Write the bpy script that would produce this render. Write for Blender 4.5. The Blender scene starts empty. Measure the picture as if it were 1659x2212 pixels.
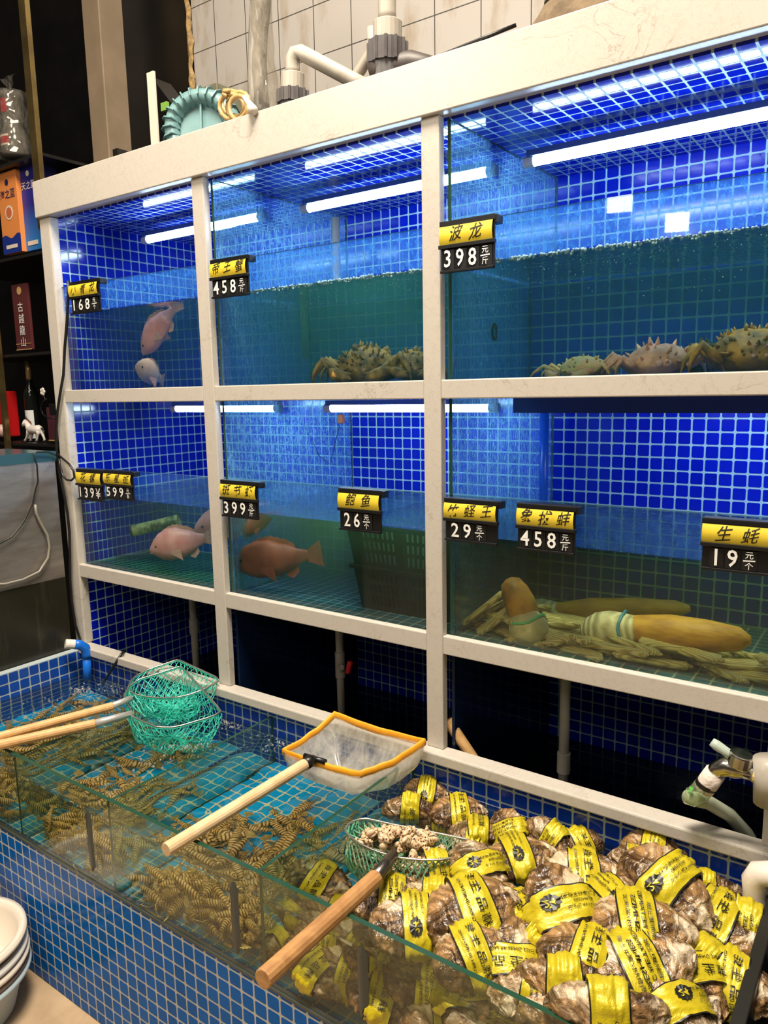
import bpy, math, random
from mathutils import Vector as V, Matrix, noise
random.seed(7)
S = bpy.context.scene
COL = S.collection
R = math.radians
# ---------------------------------------------------------------- camera
CP = V((0.9037, -1.43759, 1.5)); FPX = 1625.7
_y, _p, _r = .6158, -.1603, -.0193
FW = V((-math.sin(_y)*math.cos(_p), math.cos(_y)*math.cos(_p), math.sin(_p)))
_r0 = V((math.cos(_y), math.sin(_y), 0)); _u0 = _r0.cross(FW)
RT = _r0*math.cos(_r) + _u0*math.sin(_r); UP = -_r0*math.sin(_r) + _u0*math.cos(_r)
cam = bpy.data.cameras.new('camera'); cam.sensor_fit = 'VERTICAL'; cam.sensor_height = 36
cam.lens = FPX*36/2212; cam.clip_start = .02
co = bpy.data.objects.new('camera', cam); COL.objects.link(co)
m = Matrix((RT, UP, -FW)).transposed().to_4x4(); m.translation = CP; co.matrix_world = m
S.camera = co
# ---------------------------------------------------------------- light and exposure
S.view_settings.view_transform = 'Standard'; S.view_settings.look = 'None'
S.view_settings.exposure = 0.22; S.view_settings.gamma = 1.0; S.view_settings.use_curve_mapping = False
S.cycles.max_bounces = 12; S.cycles.transparent_max_bounces = 24; S.cycles.diffuse_bounces = 3
S.cycles.transmission_bounces = 8; S.cycles.glossy_bounces = 4; S.cycles.sample_clamp_indirect = 4
S.cycles.blur_glossy = .5; S.cycles.use_denoising = True
w = bpy.data.worlds.new('room_air'); S.world = w; w.use_nodes = True
w.node_tree.nodes['Background'].inputs[0].default_value = (1, .86, .68, 1)
w.node_tree.nodes['Background'].inputs[1].default_value = .045
def area(name, loc, tgt, sx, sy, power, col):
    l = bpy.data.lights.new(name, 'AREA'); l.shape = 'RECTANGLE'; l.size = sx; l.size_y = sy
    l.energy = power; l.color = col
    o = bpy.data.objects.new(name, l); COL.objects.link(o); o.location = loc
    o.rotation_euler = (V(tgt)-V(loc)).to_track_quat('-Z', 'Y').to_euler(); return o
LED_POWER = 40.0
LED_COLOR = (.58, .78, 1.0)
area('ceiling_lamp', (.25, -.95, 4.2), (.1, -.3, .5), 1.1, .9, 192, (1, .88, .72))
area('ceiling_lamp', (-1.0, -1.5, 2.95), (-.7, -.4, .5), .8, .8, 20, (1, .87, .70))
area('ceiling_lamp', (.9, -2.6, 2.9), (.2, 0, 1.4), 1.2, .8, 12, (1, .87, .70))
# ---------------------------------------------------------------- pixel of the photograph -> point of the place
def ray(x, y): return FW + RT*((x-829.5)/FPX) - UP*((y-1106)/FPX)
def onY(x, y, Y): d = ray(x, y); return CP + d*((Y-CP.y)/d.y)
def onZ(x, y, Z): d = ray(x, y); return CP + d*((Z-CP.z)/d.z)
def onX(x, y, X): d = ray(x, y); return CP + d*((X-CP.x)/d.x)
def inW(x, y, Y, front=.02):           # a point in a tank, seen through its flat front of water
    d = ray(x, y).normalized(); p = CP + d*((front-CP.y)/d.y)
    t = V((d.x, 0, d.z))/1.333; t.y = math.sqrt(1-t.x*t.x-t.z*t.z)
    return p + t*((Y-front)/t.y)
for _x, _y_, _w in ((1338, 436, .095), (1462, 480, .085)):     # two small room lamps, reflected in the front glass
    _d = ray(_x, _y_); _g = onY(_x, _y_, .0222); _q = _g + V((_d.x, -_d.y, _d.z)).normalized()*2.6
    area('spot_lamp', _q, _g, _w*1.25, _w, .75, (.9, .97, 1))
# ---------------------------------------------------------------- mesh builder
class MB:
    def __init__(s): s.v = []; s.f = []; s.m = []
    def add(s, vs, fs, mi=0):
        n = len(s.v); s.v += [tuple(a) for a in vs]; s.f += [tuple(i+n for i in f) for f in fs]; s.m += [mi]*len(fs); return s
    def box(s, x0, x1, y0, y1, z0, z1, mi=0):
        vs = [(x, y, z) for z in (z0, z1) for y in (y0, y1) for x in (x0, x1)]
        return s.add(vs, [(0,2,3,1),(4,5,7,6),(0,1,5,4),(1,3,7,5),(3,2,6,7),(2,0,4,6)], mi)
    def pane(s, x0, x1, y0, y1, z0, z1):    # a sheet of glass: faces 0, edges 1
        d = (x1-x0, y1-y0, z1-z0); k = d.index(min(d)); n = len(s.f); s.box(x0, x1, y0, y1, z0, z1)
        ax = [2, 2, 1, 0, 1, 0]
        for i in range(6): s.m[n+i] = 0 if ax[i] == k else 1
        return s
    def tube(s, pts, r, n=8, cap=True, closed=False, mi=0):
        pts = [V(p) for p in pts]; N = len(pts)
        rs = r if isinstance(r, (list, tuple)) else [r]*N
        ts = []
        for i in range(N):
            a = pts[(i-1) % N] if (closed or i) else pts[0]; b = pts[(i+1) % N] if (closed or i < N-1) else pts[-1]
            t = (b-a); ts.append(t.normalized() if t.length > 1e-9 else V((0, 0, 1)))
        u = ts[0].orthogonal().normalized(); vs = []
        for i in range(N):
            u = (u - ts[i]*u.dot(ts[i])); u = u.normalized() if u.length > 1e-6 else ts[i].orthogonal().normalized()
            w_ = ts[i].cross(u)
            for k in range(n):
                a = 2*math.pi*k/n; vs.append(pts[i] + (u*math.cos(a) + w_*math.sin(a))*rs[i])
        fs = []
        for i in range(N if closed else N-1):
            j = (i+1) % N
            for k in range(n): fs.append((i*n+k, i*n+(k+1) % n, j*n+(k+1) % n, j*n+k))
        if cap and not closed: fs.append(tuple(range(n-1, -1, -1))); fs.append(tuple((N-1)*n+k for k in range(n)))
        return s.add(vs, fs, mi)
    def lathe(s, prof, c=(0, 0, 0), ax=(0, 0, 1), n=24, mi=0):   # prof: (radius, height)
        ax = V(ax).normalized(); u = ax.orthogonal().normalized(); w_ = ax.cross(u); c = V(c); vs = []; fs = []
        for r, h in prof:
            for k in range(n):
                a = 2*math.pi*k/n; vs.append(c + ax*h + (u*math.cos(a)+w_*math.sin(a))*r)
        for i in range(len(prof)-1):
            for k in range(n): fs.append((i*n+k, i*n+(k+1) % n, (i+1)*n+(k+1) % n, (i+1)*n+k))
        fs.append(tuple(range(n-1, -1, -1))); fs.append(tuple((len(prof)-1)*n+k for k in range(n)))
        return s.add(vs, fs, mi)
    def grid(s, f, nu, nv, cu=False, cv=False, mi=0):
        vs = [f(i/(nu if cu else nu-1), j/(nv if cv else nv-1)) for j in range(nv) for i in range(nu)]; fs = []
        for j in range(nv if cv else nv-1):
            for i in range(nu if cu else nu-1):
                a, b = j % nv, (j+1) % nv; fs.append((a*nu+i, a*nu+(i+1) % nu, b*nu+(i+1) % nu, b*nu+i))
        return s.add(vs, fs, mi)
    def ball(s, c, r, nu=12, nv=8, mi=0, warp=None):
        c = V(c); r = V(r) if not isinstance(r, (int, float)) else V((r, r, r))
        def f(a, b):
            th = 2*math.pi*a; ph = math.pi*b
            d = V((math.cos(th)*math.sin(ph), math.sin(th)*math.sin(ph), math.cos(ph)))
            k = warp(d) if warp else 1
            return c + V((d.x*r.x, d.y*r.y, d.z*r.z))*k
        return s.grid(f, nu, nv, cu=True, mi=mi)
    def prism(s, poly, off, mi=0):           # closed outline extruded by a vector
        n = len(poly); a = [V(p) for p in poly]; b = [p+V(off) for p in a]
        fs = [tuple(range(n-1, -1, -1)), tuple(range(n, 2*n))] + [(i, (i+1) % n, n+(i+1) % n, n+i) for i in range(n)]
        return s.add(a+b, fs, mi)
    def text(s, body, o, ex, ey, size, depth=0.0, fn=None, mi=0, align='CENTER'):
        vs, fs = glyphs(body, align); o = V(o); ex = V(ex); ey = V(ey)
        return s.add([fn(x*size, y*size) if fn else o + ex*(x*size) + ey*(y*size) for x, y in vs], fs, mi)
    def build(s, name, mats, parent=None, smooth=False, bevel=0):
        me = bpy.data.meshes.new(name); off = V((0, 0, 0)); p = parent
        while p: off += p.location; p = p.parent
        me.from_pydata([V(v)-off for v in s.v], [], s.f)
        for mt in (mats if isinstance(mats, (list, tuple)) else [mats]): me.materials.append(mt)
        me.polygons.foreach_set('material_index', s.m)
        if smooth: me.polygons.foreach_set('use_smooth', [True]*len(s.f))
        me.update()
        ob = bpy.data.objects.new(name, me); COL.objects.link(ob); ob.parent = parent
        if bevel:
            b = ob.modifiers.new('soft_edges', 'BEVEL'); b.width = bevel; b.segments = 2; b.limit_method = 'ANGLE'
        return ob
_gl = {}
def glyphs(body, align='CENTER'):
    if (body, align) not in _gl:
        c = bpy.data.curves.new('writing', 'FONT'); c.body = body; c.resolution_u = 2; c.align_x = align; c.align_y = 'CENTER'; c.offset = .012 if body.isascii() else .004
        o = bpy.data.objects.new('writing', c); COL.objects.link(o)
        dg = bpy.context.evaluated_depsgraph_get(); me = bpy.data.meshes.new_from_object(o.evaluated_get(dg))
        _gl[(body, align)] = ([(v.co.x, v.co.y) for v in me.vertices], [tuple(p.vertices) for p in me.polygons])
        bpy.data.objects.remove(o); bpy.data.curves.remove(c); bpy.data.meshes.remove(me)
    return _gl[(body, align)]
def tag(o, label, cat, group=None, kind=None):
    o['label'] = label; o['category'] = cat
    if group: o['group'] = group
    if kind: o['kind'] = kind
    return o
def thing(name, label, cat, loc=(0, 0, 0), group=None):
    o = bpy.data.objects.new(name, None); COL.objects.link(o); o.location = loc; o.empty_display_size = .02
    return tag(o, label, cat, group)
def dup(o, parent=None):
    c = o.copy(); COL.objects.link(c); c.parent = parent
    for k in [k for k in o.children]: dup(k, c)
    return c
def struct(o, label):
    o['kind'] = 'structure'; o['label'] = label; o['category'] = o.name.split('_')[0]; return o
# ---------------------------------------------------------------- materials
class NT:
    def __init__(s, name):
        s.mat = bpy.data.materials.new(name); s.mat.use_nodes = True; s.t = s.mat.node_tree; s.t.nodes.clear()
        s.out = s.t.nodes.new('ShaderNodeOutputMaterial')
    def n(s, ty, _p=None, **kw):
        nd = s.t.nodes.new('ShaderNode'+ty)
        for k, v in (_p or {}).items(): setattr(nd, k, v)
        for k, v in kw.items():
            k = k.replace('_', ' ')
            i = nd.inputs[int(k[1:])] if k[0] == 'i' and k[1:].isdigit() else nd.inputs[k]
            if hasattr(v, 'is_output'): s.t.links.new(v, i)
            else: i.default_value = v
        return nd
    def math(s, op, a, b=0.0, c=0.0): return s.n('Math', dict(operation=op), i0=a, i1=b, i2=c).outputs[0]
    def vm(s, op, a, b=(0, 0, 0)): return s.n('VectorMath', dict(operation=op), i0=a, i1=b).outputs[0]
    def mixc(s, f, a, b): return s.n('Mix', dict(data_type='RGBA'), i0=f, i6=a, i7=b).outputs[2]
    def noise(s, scale, vec=None, detail=3, rough=.5, dist=0):
        k = dict(Scale=scale, Detail=detail, Roughness=rough, Distortion=dist)
        if vec is not None: k['Vector'] = vec
        return s.n('TexNoise', None, **k).outputs[0]
    def ramp(s, f, a, b): return s.n('MapRange', dict(clamp=True), i0=f, i1=a, i2=b).outputs[0]
    def obj(s): return s.n('TexCoord').outputs['Object']
    def pos(s): return s.n('NewGeometry').outputs['Position']
    def bump(s, h, st, dist=.01): return s.n('Bump', None, Strength=st, Distance=dist, Height=h).outputs[0]
    def surf(s, sh): s.t.links.new(sh, s.out.inputs[0]); return s.mat
    def pr(s, **kw): return s.n('BsdfPrincipled', None, **kw).outputs[0]
def c4(c): return tuple(c)+(1,) if len(c) == 3 else c
def M(name, col, rough=.5, metal=0, col2=None, scale=20, bump=0, bscale=None, lo=.4, hi=.65, stretch=None, spec=.5, dist=0, **kw):
    t = NT(name); v = t.obj()
    if stretch: v = t.vm('MULTIPLY', v, stretch)
    a = dict(Roughness=rough, Metallic=metal, Specular_IOR_Level=spec)
    if col2: a['Base_Color'] = t.mixc(t.ramp(t.noise(scale, v, 5, .6, dist), lo, hi), c4(col), c4(col2))
    else: a['Base_Color'] = c4(col)
    if bump: a['Normal'] = t.bump(t.noise(bscale or scale, v, 5), bump)
    for k, x in kw.items(): a[k] = x
    return t.surf(t.pr(**a))
PITCH = .0343
def mosaic(name, ax, base, grout, off=(0, 0), spec=.5, var=.35, rough=.12):
    t = NT(name); sp = t.n('SeparateXYZ', None, i0=t.pos()); u, v = sp.outputs[ax[0]], sp.outputs[ax[1]]
    p = t.n('CombineXYZ', None, i0=t.math('ADD', t.math('DIVIDE', u, PITCH), off[0]), i1=t.math('ADD', t.math('DIVIDE', v, PITCH), off[1])).outputs[0]
    cell = t.vm('FLOOR', p); q = t.vm('SUBTRACT', t.vm('FRACTION', p), (.5, .5, 0))
    q = t.vm('MAXIMUM', t.vm('SUBTRACT', t.vm('ABSOLUTE', q), (.31, .31, 0)))
    d = t.n('VectorMath', dict(operation='LENGTH'), i0=q).outputs['Value']
    g = t.ramp(d, .115, .15)
    rn = t.n('TexWhiteNoise', dict(noise_dimensions='3D'), Vector=cell).outputs[0]
    cl = t.noise(60, t.pos(), 3)
    k = t.math('ADD', 1-var/2, t.math('MULTIPLY', t.math('ADD', t.math('MULTIPLY', rn, .6), t.math('MULTIPLY', cl, .4)), var))
    tc = t.n('VectorMath', dict(operation='SCALE'), i0=base, Scale=k).outputs[0]
    dirt = t.ramp(t.noise(9, t.pos(), 4), .45, .75)
    gc = t.mixc(t.math('MULTIPLY', dirt, .35), c4(grout), c4([x*.55 for x in grout]))
    return t.surf(t.pr(Base_Color=t.mixc(g, tc, gc), Specular_IOR_Level=spec, Roughness=t.math('ADD', rough, t.math('MULTIPLY', g, .5)), Normal=t.bump(t.math('SUBTRACT', 1.0, g), .35, .002)))
def glass_mat(name, tint=(.97, .99, .98), film=0.0, filmcol=(.8, .85, .85), scale=40, gain=1.0, lo=.4, hi=.7, stretch=(1, 1, .35), above=None, extra=0.0):
    t = NT(name); f = t.n('LayerWeight', None, Blend=.5).outputs['Facing']
    fr = t.math('ADD', .03*gain, t.math('MULTIPLY', t.math('POWER', f, 5.0), .9*gain))
    base = t.n('BsdfTransparent', None, Color=c4(tint)).outputs[0]
    if film:
        v = t.vm('MULTIPLY', t.pos(), stretch)
        k = t.math('MULTIPLY', t.math('ADD', .25, t.math('MULTIPLY', t.ramp(t.noise(scale, v, 6, .7), lo, hi), .75)), film)
        if above: k = t.math('ADD', k, t.math('MULTIPLY', t.math('GREATER_THAN', t.n('SeparateXYZ', None, i0=t.pos()).outputs[2], above), t.math('MULTIPLY', extra, t.math('ADD', .45, t.ramp(t.noise(110, t.vm('MULTIPLY', t.pos(), (1, 1, .5)), 5, .7), .5, .62)))))
        d = t.n('MixShader', None, i0=.75 if above else .5, i1=t.n('BsdfDiffuse', None, Color=c4(filmcol)).outputs[0], i2=t.n('BsdfTranslucent', None, Color=c4(filmcol)).outputs[0]).outputs[0]
        base = t.n('MixShader', None, i0=k, i1=base, i2=d).outputs[0]
    gl = t.n('BsdfGlossy', None, Color=(1, 1, 1, 1), Roughness=.02).outputs[0]
    return t.surf(t.n('MixShader', None, i0=fr, i1=base, i2=gl).outputs[0])
def water_front_mat(name, tint, murk, murkcol):
    t = NT(name)
    rf = t.n('BsdfRefraction', None, Color=c4(tint), Roughness=0.0, IOR=1.333).outputs[0]
    d = t.n('MixShader', None, i0=.6, i1=t.n('BsdfDiffuse', None, Color=c4(murkcol)).outputs[0], i2=t.n('BsdfTranslucent', None, Color=c4(murkcol)).outputs[0]).outputs[0]
    v = t.vm('MULTIPLY', t.pos(), (1, 1, .3))
    k = t.math('MULTIPLY', t.math('ADD', .55, t.math('MULTIPLY', t.ramp(t.noise(16, v, 5, .65), .35, .7), .6)), murk)
    return t.surf(t.n('MixShader', None, i0=k, i1=rf, i2=d).outputs[0])
def water_top_mat(name, tint, st=.25, scale=22):
    t = NT(name); nb = t.bump(t.noise(scale, t.pos(), 3, .5, .4), st, .02)
    fr = t.n('Fresnel', None, IOR=1.333, Normal=nb).outputs[0]
    return t.surf(t.n('MixShader', None, i0=fr, i1=t.n('BsdfTransparent', None, Color=c4(tint)).outputs[0], i2=t.n('BsdfGlossy', None, Color=(1, 1, 1, 1), Roughness=.02, Normal=nb).outputs[0]).outputs[0])
def trough_top_mat(name, tint, st=.16, scale=15):
    t = NT(name); nb = t.bump(t.math('ADD', t.noise(scale, t.pos(), 1, .4, .5), t.math('MULTIPLY', t.noise(scale*2.6, t.pos(), 1), .15)), st, .02)
    return t.surf(t.n('BsdfGlass', None, Color=c4(tint), Roughness=0.0, IOR=1.333, Normal=nb).outputs[0])
def haze_mat(name, scat, dens, absorb=None):
    t = NT(name); sh = t.n('VolumeScatter', None, Color=c4(scat), Density=dens, Anisotropy=.3).outputs[0]
    if absorb: sh = t.n('AddShader', None, i0=sh, i1=t.n('VolumeAbsorption', None, Color=c4(absorb[0]), Density=absorb[1]).outputs[0]).outputs[0]
    t.t.links.new(sh, t.out.inputs[1]); return t.mat
def emit(name, col, st): t = NT(name); return t.surf(t.n('Emission', None, Color=c4(col), Strength=st).outputs[0])
def stone_mat(name, col, vein):
    t = NT(name); v = t.obj()
    def vn(sc, w_, ds): n_ = t.noise(sc, v, 5, .6, ds); return t.ramp(t.math('ABSOLUTE', t.math('SUBTRACT', n_, .5)), w_, 0.0)
    msk = t.ramp(t.noise(5, v, 3), .5, .62)
    f = t.math('MULTIPLY', t.math('MULTIPLY', vn(7, .012, 1.2), msk), .5)
    f2 = t.math('MULTIPLY', vn(45, .02, .8), .22)
    c = t.mixc(t.math('MAXIMUM', f, f2), c4(col), c4(vein))
    return t.surf(t.pr(Base_Color=c, Roughness=.3))
m_stone = stone_mat('quartz_stone', (.56, .52, .465), (.22, .16, .12))
TB = (.0012, .012, .46); GB = (.42, .62, .68)
m_txz = mosaic('mosaic_back', (0, 2), TB, GB, (-.0898/PITCH, -1.2087/PITCH))
m_tyz = mosaic('mosaic_side', (1, 2), TB, GB, (-.0253/PITCH, -1.2087/PITCH))
m_txy = mosaic('mosaic_slab', (0, 1), TB, GB, (-.0898/PITCH, -.0253/PITCH), .4, rough=.06)
m_tank_floor = mosaic('mosaic_tank_floor', (0, 1), (.012, .20, .27), (.5, .62, .5), (0, 0))
m_alga_floor = mosaic('mosaic_green_floor', (0, 1), (.006, .09, .035), (.10, .24, .10), (0, 0))
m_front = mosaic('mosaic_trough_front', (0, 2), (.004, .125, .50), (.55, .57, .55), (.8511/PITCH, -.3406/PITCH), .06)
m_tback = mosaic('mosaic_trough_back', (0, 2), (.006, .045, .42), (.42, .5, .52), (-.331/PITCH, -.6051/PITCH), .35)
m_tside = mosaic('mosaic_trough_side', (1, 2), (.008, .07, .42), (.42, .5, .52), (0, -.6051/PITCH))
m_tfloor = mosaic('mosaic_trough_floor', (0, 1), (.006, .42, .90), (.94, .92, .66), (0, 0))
m_glass = glass_mat('clear_glass', (.96, .985, .975), .025, scale=60)
m_glass_up = glass_mat('splashed_glass', (.96, .985, .975), .02, (.10, .42, .95), above=1.765, extra=.34)
m_glass_lo = glass_mat('splashed_glass', (.96, .985, .975), .02, (.12, .45, .95), above=1.175, extra=.12)
m_wet = glass_mat('wet_glass', (.78, .95, .98), .50, (.35, .72, .98), 150, lo=.47, hi=.62)
m_tglass = glass_mat('green_glass', (.955, .985, .945), .018, (.42, .46, .24), 30, above=.549, extra=.13)  # olive band above the waterline is the water's reflection, painted into the glass
m_dglass = glass_mat('divider_glass', (.86, .95, .90), .15, (.26, .40, .30), 30)
m_edge = M('glass_edge', (.016, .06, .035), .3, spec=.25)
m_black = M('black_plastic', (.008, .008, .009), .35)
m_dark = M('black_panel', (.003, .003, .0035), .3, col2=(.006, .005, .005), scale=5, spec=.18)
m_white = M('white_plastic', (.78, .74, .68), .35)
# ---------------------------------------------------------------- the room
fl = NT('floor_tile'); v = fl.pos()
fm = fl.noise(7, v, 5, .6)
m_floor = fl.surf(fl.pr(Base_Color=fl.mixc(fl.ramp(fm, .35, .7), (.42, .29, .17, 1), (.60, .44, .28, 1)), Roughness=.4))
struct(MB().box(-4, 3, -5, -.0, -.05, 0).build('floor', m_floor), 'beige tiled shop floor in front of the trough')
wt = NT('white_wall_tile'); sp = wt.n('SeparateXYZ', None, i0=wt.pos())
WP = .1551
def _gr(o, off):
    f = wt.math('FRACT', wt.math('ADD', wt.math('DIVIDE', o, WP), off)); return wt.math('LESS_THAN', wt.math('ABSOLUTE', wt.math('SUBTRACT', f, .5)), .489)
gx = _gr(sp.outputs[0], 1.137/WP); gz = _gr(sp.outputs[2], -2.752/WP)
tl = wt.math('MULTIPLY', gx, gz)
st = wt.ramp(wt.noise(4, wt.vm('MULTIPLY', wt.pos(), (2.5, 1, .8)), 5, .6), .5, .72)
m_wtile = wt.surf(wt.pr(Base_Color=wt.mixc(tl, (.05, .045, .04, 1), wt.mixc(st, (.36, .335, .31, 1), (.24, .185, .12, 1))), Roughness=.3))  # tile colour darkened to stand in for shade from a ceiling overhead
XW = onY(423, 200, .66).x
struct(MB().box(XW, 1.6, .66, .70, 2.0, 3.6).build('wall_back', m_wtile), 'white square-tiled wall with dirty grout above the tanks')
xa, xb, xc = onY(250, 200, .66).x, onY(192, 200, .66).x, onY(75, 200, .66).x
struct(MB().box(xb, XW-.014, .67, .72, 0, 3.6).build('wall_left', m_dark), 'black glossy wall panels left of the white tiles')
struct(MB().box(xc-1.6, xb, .67, .72, 0, 3.6).build('wall_recess', m_dark), 'black wall behind the shelves at the left')
foam = M('expanding_foam', (.38, .25, .09), .8, col2=(.10, .06, .03), scale=40, bump=.6)
def fz(a, b):
    z = 2.1+1.5*b; k = noise.noise(V((a*3, z*22, 0)))
    return V((XW-.016+.022*a+.008*k*(.3+a), .652-.014*math.sin(math.pi*a)+.006*k, z))
struct(MB().grid(fz, 6, 120).build('trim_1', foam, smooth=True), 'bead of brown expanding foam down the edge of the white tiles')
m_beige = M('beige_paint', (.27, .20, .135), .5, col2=(.22, .165, .11), scale=6)
struct(MB().box(onY(190, 200, .56).x, onY(226, 200, .56).x, .56, .69, 0, 3.6).build('column', m_beige, bevel=.004), 'beige painted upright column between the black panels')

# ---------------------------------------------------------------- tank rack
rack = thing('tank_rack', 'pale stone framed rack of six glass fronted fish tanks lined with blue mosaic', 'fish tank rack', (-.3, .3, 0))
PX = [(-1.443, -1.39), (-.721, -.675), (0, .045), (.7277, .7727)]
def stone(n, *b, bev=.0025): return MB().box(*b).build(n, m_stone, rack, bevel=bev)
stone('header', -1.445, 1.15, -.012, .03, 2.0625, 2.172)
for a, b in PX: stone('post', a, b, 0, .022, .656, 2.0625)
stone('post', 1.10, 1.145, 0, .022, .656, 2.0625)
for i in range(4):
    a = PX[i][1]; b = PX[i+1][0] if i < 3 else 1.10
    stone('rail', a, b, .001, .021, 1.479, 1.5205); stone('rail', a, b, .001, .021, .893, .937)
stone('sill', -1.43, 1.15, -.026, .022, .628, .656, bev=.004)
stone('return_edge', -1.39, -1.385, .0, .03, .656, 2.06)
MB().box(-1.41, 1.15, .6, .62, .25, 2.07).build('back_panel', m_txz, rack)
MB().box(-1.41, -1.39, .022, .6, .25, 2.07).build('side_panel', m_tyz, rack)
MB().box(1.145, 1.16, .022, .6, .25, 2.07).build('side_panel', m_tyz, rack)
MB().box(-1.39, 1.145, .03, .6, 2.057, 2.075).build('ceiling_panel', m_txy, rack)
MB().box(-1.39, 1.145, .03, .6, 1.486, 1.512).build('middle_shelf', [m_txy], rack)
for xa_, xb_, mm_ in ((-1.39, -.668, m_alga_floor), (-.668, .056, m_tank_floor), (.056, 1.145, m_tank_floor)): MB().box(xa_, xb_, .023, .6, .90, .932).build('lower_shelf', mm_, rack)
MB().box(-1.41, 1.16, .025, .62, .25, .27).build('sump_floor', m_dark, rack)
for x in (-.672, .052):
    MB().pane(x, x+.008, .024, .6, 1.513, 2.057).build('partition', [m_wet, m_edge], rack)
    MB().pane(x, x+.008, .024, .6, .933, 1.486).build('partition', [m_wet, m_edge], rack)
    MB().box(x, x+.008, .03, .6, .27, .90).build('sump_partition', M('dark_glass', (.004, .012, .04), .08), rack)
for i in range(4):
    a = PX[i][1]-.02; b = (PX[i+1][0] if i < 3 else 1.10)+.02
    if i == 0: a += .022
    MB().pane(a, b, .0222, .030, 1.513, 1.848).build('front_pane', [m_glass_up, m_edge], rack)
    MB().pane(a, b, .0222, .030, .933, 1.265).build('front_pane', [m_glass_lo, m_edge], rack)
# water in the tanks: a flat front and a rippled top, one body to each tank
wf_up = [water_front_mat('clear_tank_water', (.86, .97, .94), .02, (.15, .45, .5)),
         water_front_mat('cloudy_tank_water', (.88, .98, .94), .03, (.10, .46, .40)),
         water_front_mat('greenish_tank_water', (.88, .98, .94), .02, (.10, .46, .42))]
wf_lo = [water_front_mat('clear_tank_water', (.88, .97, .93), .02, (.15, .45, .45)),
         water_front_mat('murky_tank_water', (.80, .90, .78), .04, (.08, .25, .14)),
         water_front_mat('murky_yellow_water', (.95, .92, .70), .03, (.12, .18, .06))]
wtop = water_top_mat('rippled_water', (.85, .97, .97), .2)
xs = [(-1.389, -.673), (-.663, .051), (.061, 1.144)]
LW = [('clear blue green water in the upper tank with the diving pink fish', 'cloudy green water in the upper tank with the large brown crab', 'green water flecked with bubbles in the upper tank of spiny crabs'),
      ('clear water in the lower tank with the pink fish and mossy pipe', 'murky water in the lower tank with the black crates', 'yellowish murky water in the lower tank of large clams')]
HZ = [(((.12, .60, .62), .5, ((.2, .85, .9), .4)), ((.16, .70, .46), 1.9, ((.10, .85, .65), 1.6)), ((.16, .68, .48), .60, ((.16, .84, .60), 1.2))),
      (((.14, .62, .58), .6, ((.2, .85, .8), .8)), ((.22, .46, .18), 5.5, ((.25, .7, .35), 2.0)), ((.20, .36, .12), .75, ((.55, .65, .10), 2.2)))]
HL = [('faint blue haze in the water around the diving fish', 'thick green haze in the water around the large brown crab', 'green haze in the water around the spiny crabs'),
      ('faint haze in the water around the mossy pipe', 'dark green haze in the water around the black crates', 'yellow green haze in the water around the large clams')]
for r_, (z0, z1, mats) in enumerate(((1.5135, 1.763, wf_up), (.9335, 1.173, wf_lo))):
    for i, (a, b) in enumerate(xs):
        n = 40
        q = MB().add([(a, .0302, z0), (b, .0302, z0), (b, .0302, z1), (a, .0302, z1)], [(0, 1, 2, 3)])
        q.add([(a, .0302, z1), (b, .0302, z1), (b, .599, z1), (a, .599, z1)], [(0, 1, 2, 3)], 1)
        hz_ = HZ[r_][i]; tag(MB().box(a, b, .031, .5985, z0+.0005, z1-.0006).build('cloudy_haze', haze_mat('haze', *hz_)), HL[r_][i], 'haze', 'haze in the rack tanks', 'stuff')
        tag(q.build('tank_water', [mats[i], wtop]), LW[r_][i], 'water', 'water in the rack tanks', 'stuff')
tag(MB().box(-1.389, 1.144, .035, .599, .27, .46).build('sump_water', M('sump_water', (.002, .004, .010), .05)), 'dark still water in the sump under the tanks', 'water', None, 'stuff')

# ---------------------------------------------------------------- trough
WZ = .552
tr = thing('shellfish_trough', 'low blue mosaic trough with a glass front and glass dividers holding prawns and oysters', 'trough', (-.3, -.3, 0))
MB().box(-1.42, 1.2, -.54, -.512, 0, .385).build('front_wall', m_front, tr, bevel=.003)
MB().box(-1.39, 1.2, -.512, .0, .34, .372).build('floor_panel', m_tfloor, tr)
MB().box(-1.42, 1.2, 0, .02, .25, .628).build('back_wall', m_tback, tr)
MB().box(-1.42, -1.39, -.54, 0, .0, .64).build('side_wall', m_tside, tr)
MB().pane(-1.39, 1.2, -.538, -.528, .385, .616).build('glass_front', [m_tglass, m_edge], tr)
m_seal = M('grey_sealant', (.05, .06, .055), .35)
MB().box(-1.39, 1.2, -.541, -.5285, .383, .389).build('sealant_bead', m_seal, tr)
for x, zt in ((-.905, .600), (-.515, .605), (-.045, .616)):
    MB().pane(x, x+.008, -.5275, -.001, .373, zt).build('divider', [m_dglass, m_edge], tr)
for x, za, zb in ((-.577, .565, .415), (-.104, .575, .420), (.205, .575, .430)):
    def sb(a, b, x=x, za=za, zb=zb):
        wv = .0115*(1+.25*noise.noise(V((x*9, b*5, 0))))*min(1, 6*b+.3, 6*(1-b)+.3)
        return V((x+wv*(2*a-1), -.5385-.003*math.sin(math.pi*a), za+(zb-za)*b))
    MB().grid(sb, 7, 24).build('sealant_seam', m_seal, tr, smooth=True)
MB().box(.752, .772, -.5275, -.001, .373, .612).build('end_panel', [M('dark_rubber', (.012, .012, .01), .4)], tr, bevel=.002)
m_ttop = trough_top_mat('trough_water_top', (.97, .99, .92)); m_tfr = water_front_mat('trough_water_front', (.99, .99, .84), .02, (.4, .38, .14))
tx = [(-1.3895, -.9055), (-.8965, -.5155), (-.5065, -.0455), (-.0365, .7515)]
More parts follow.
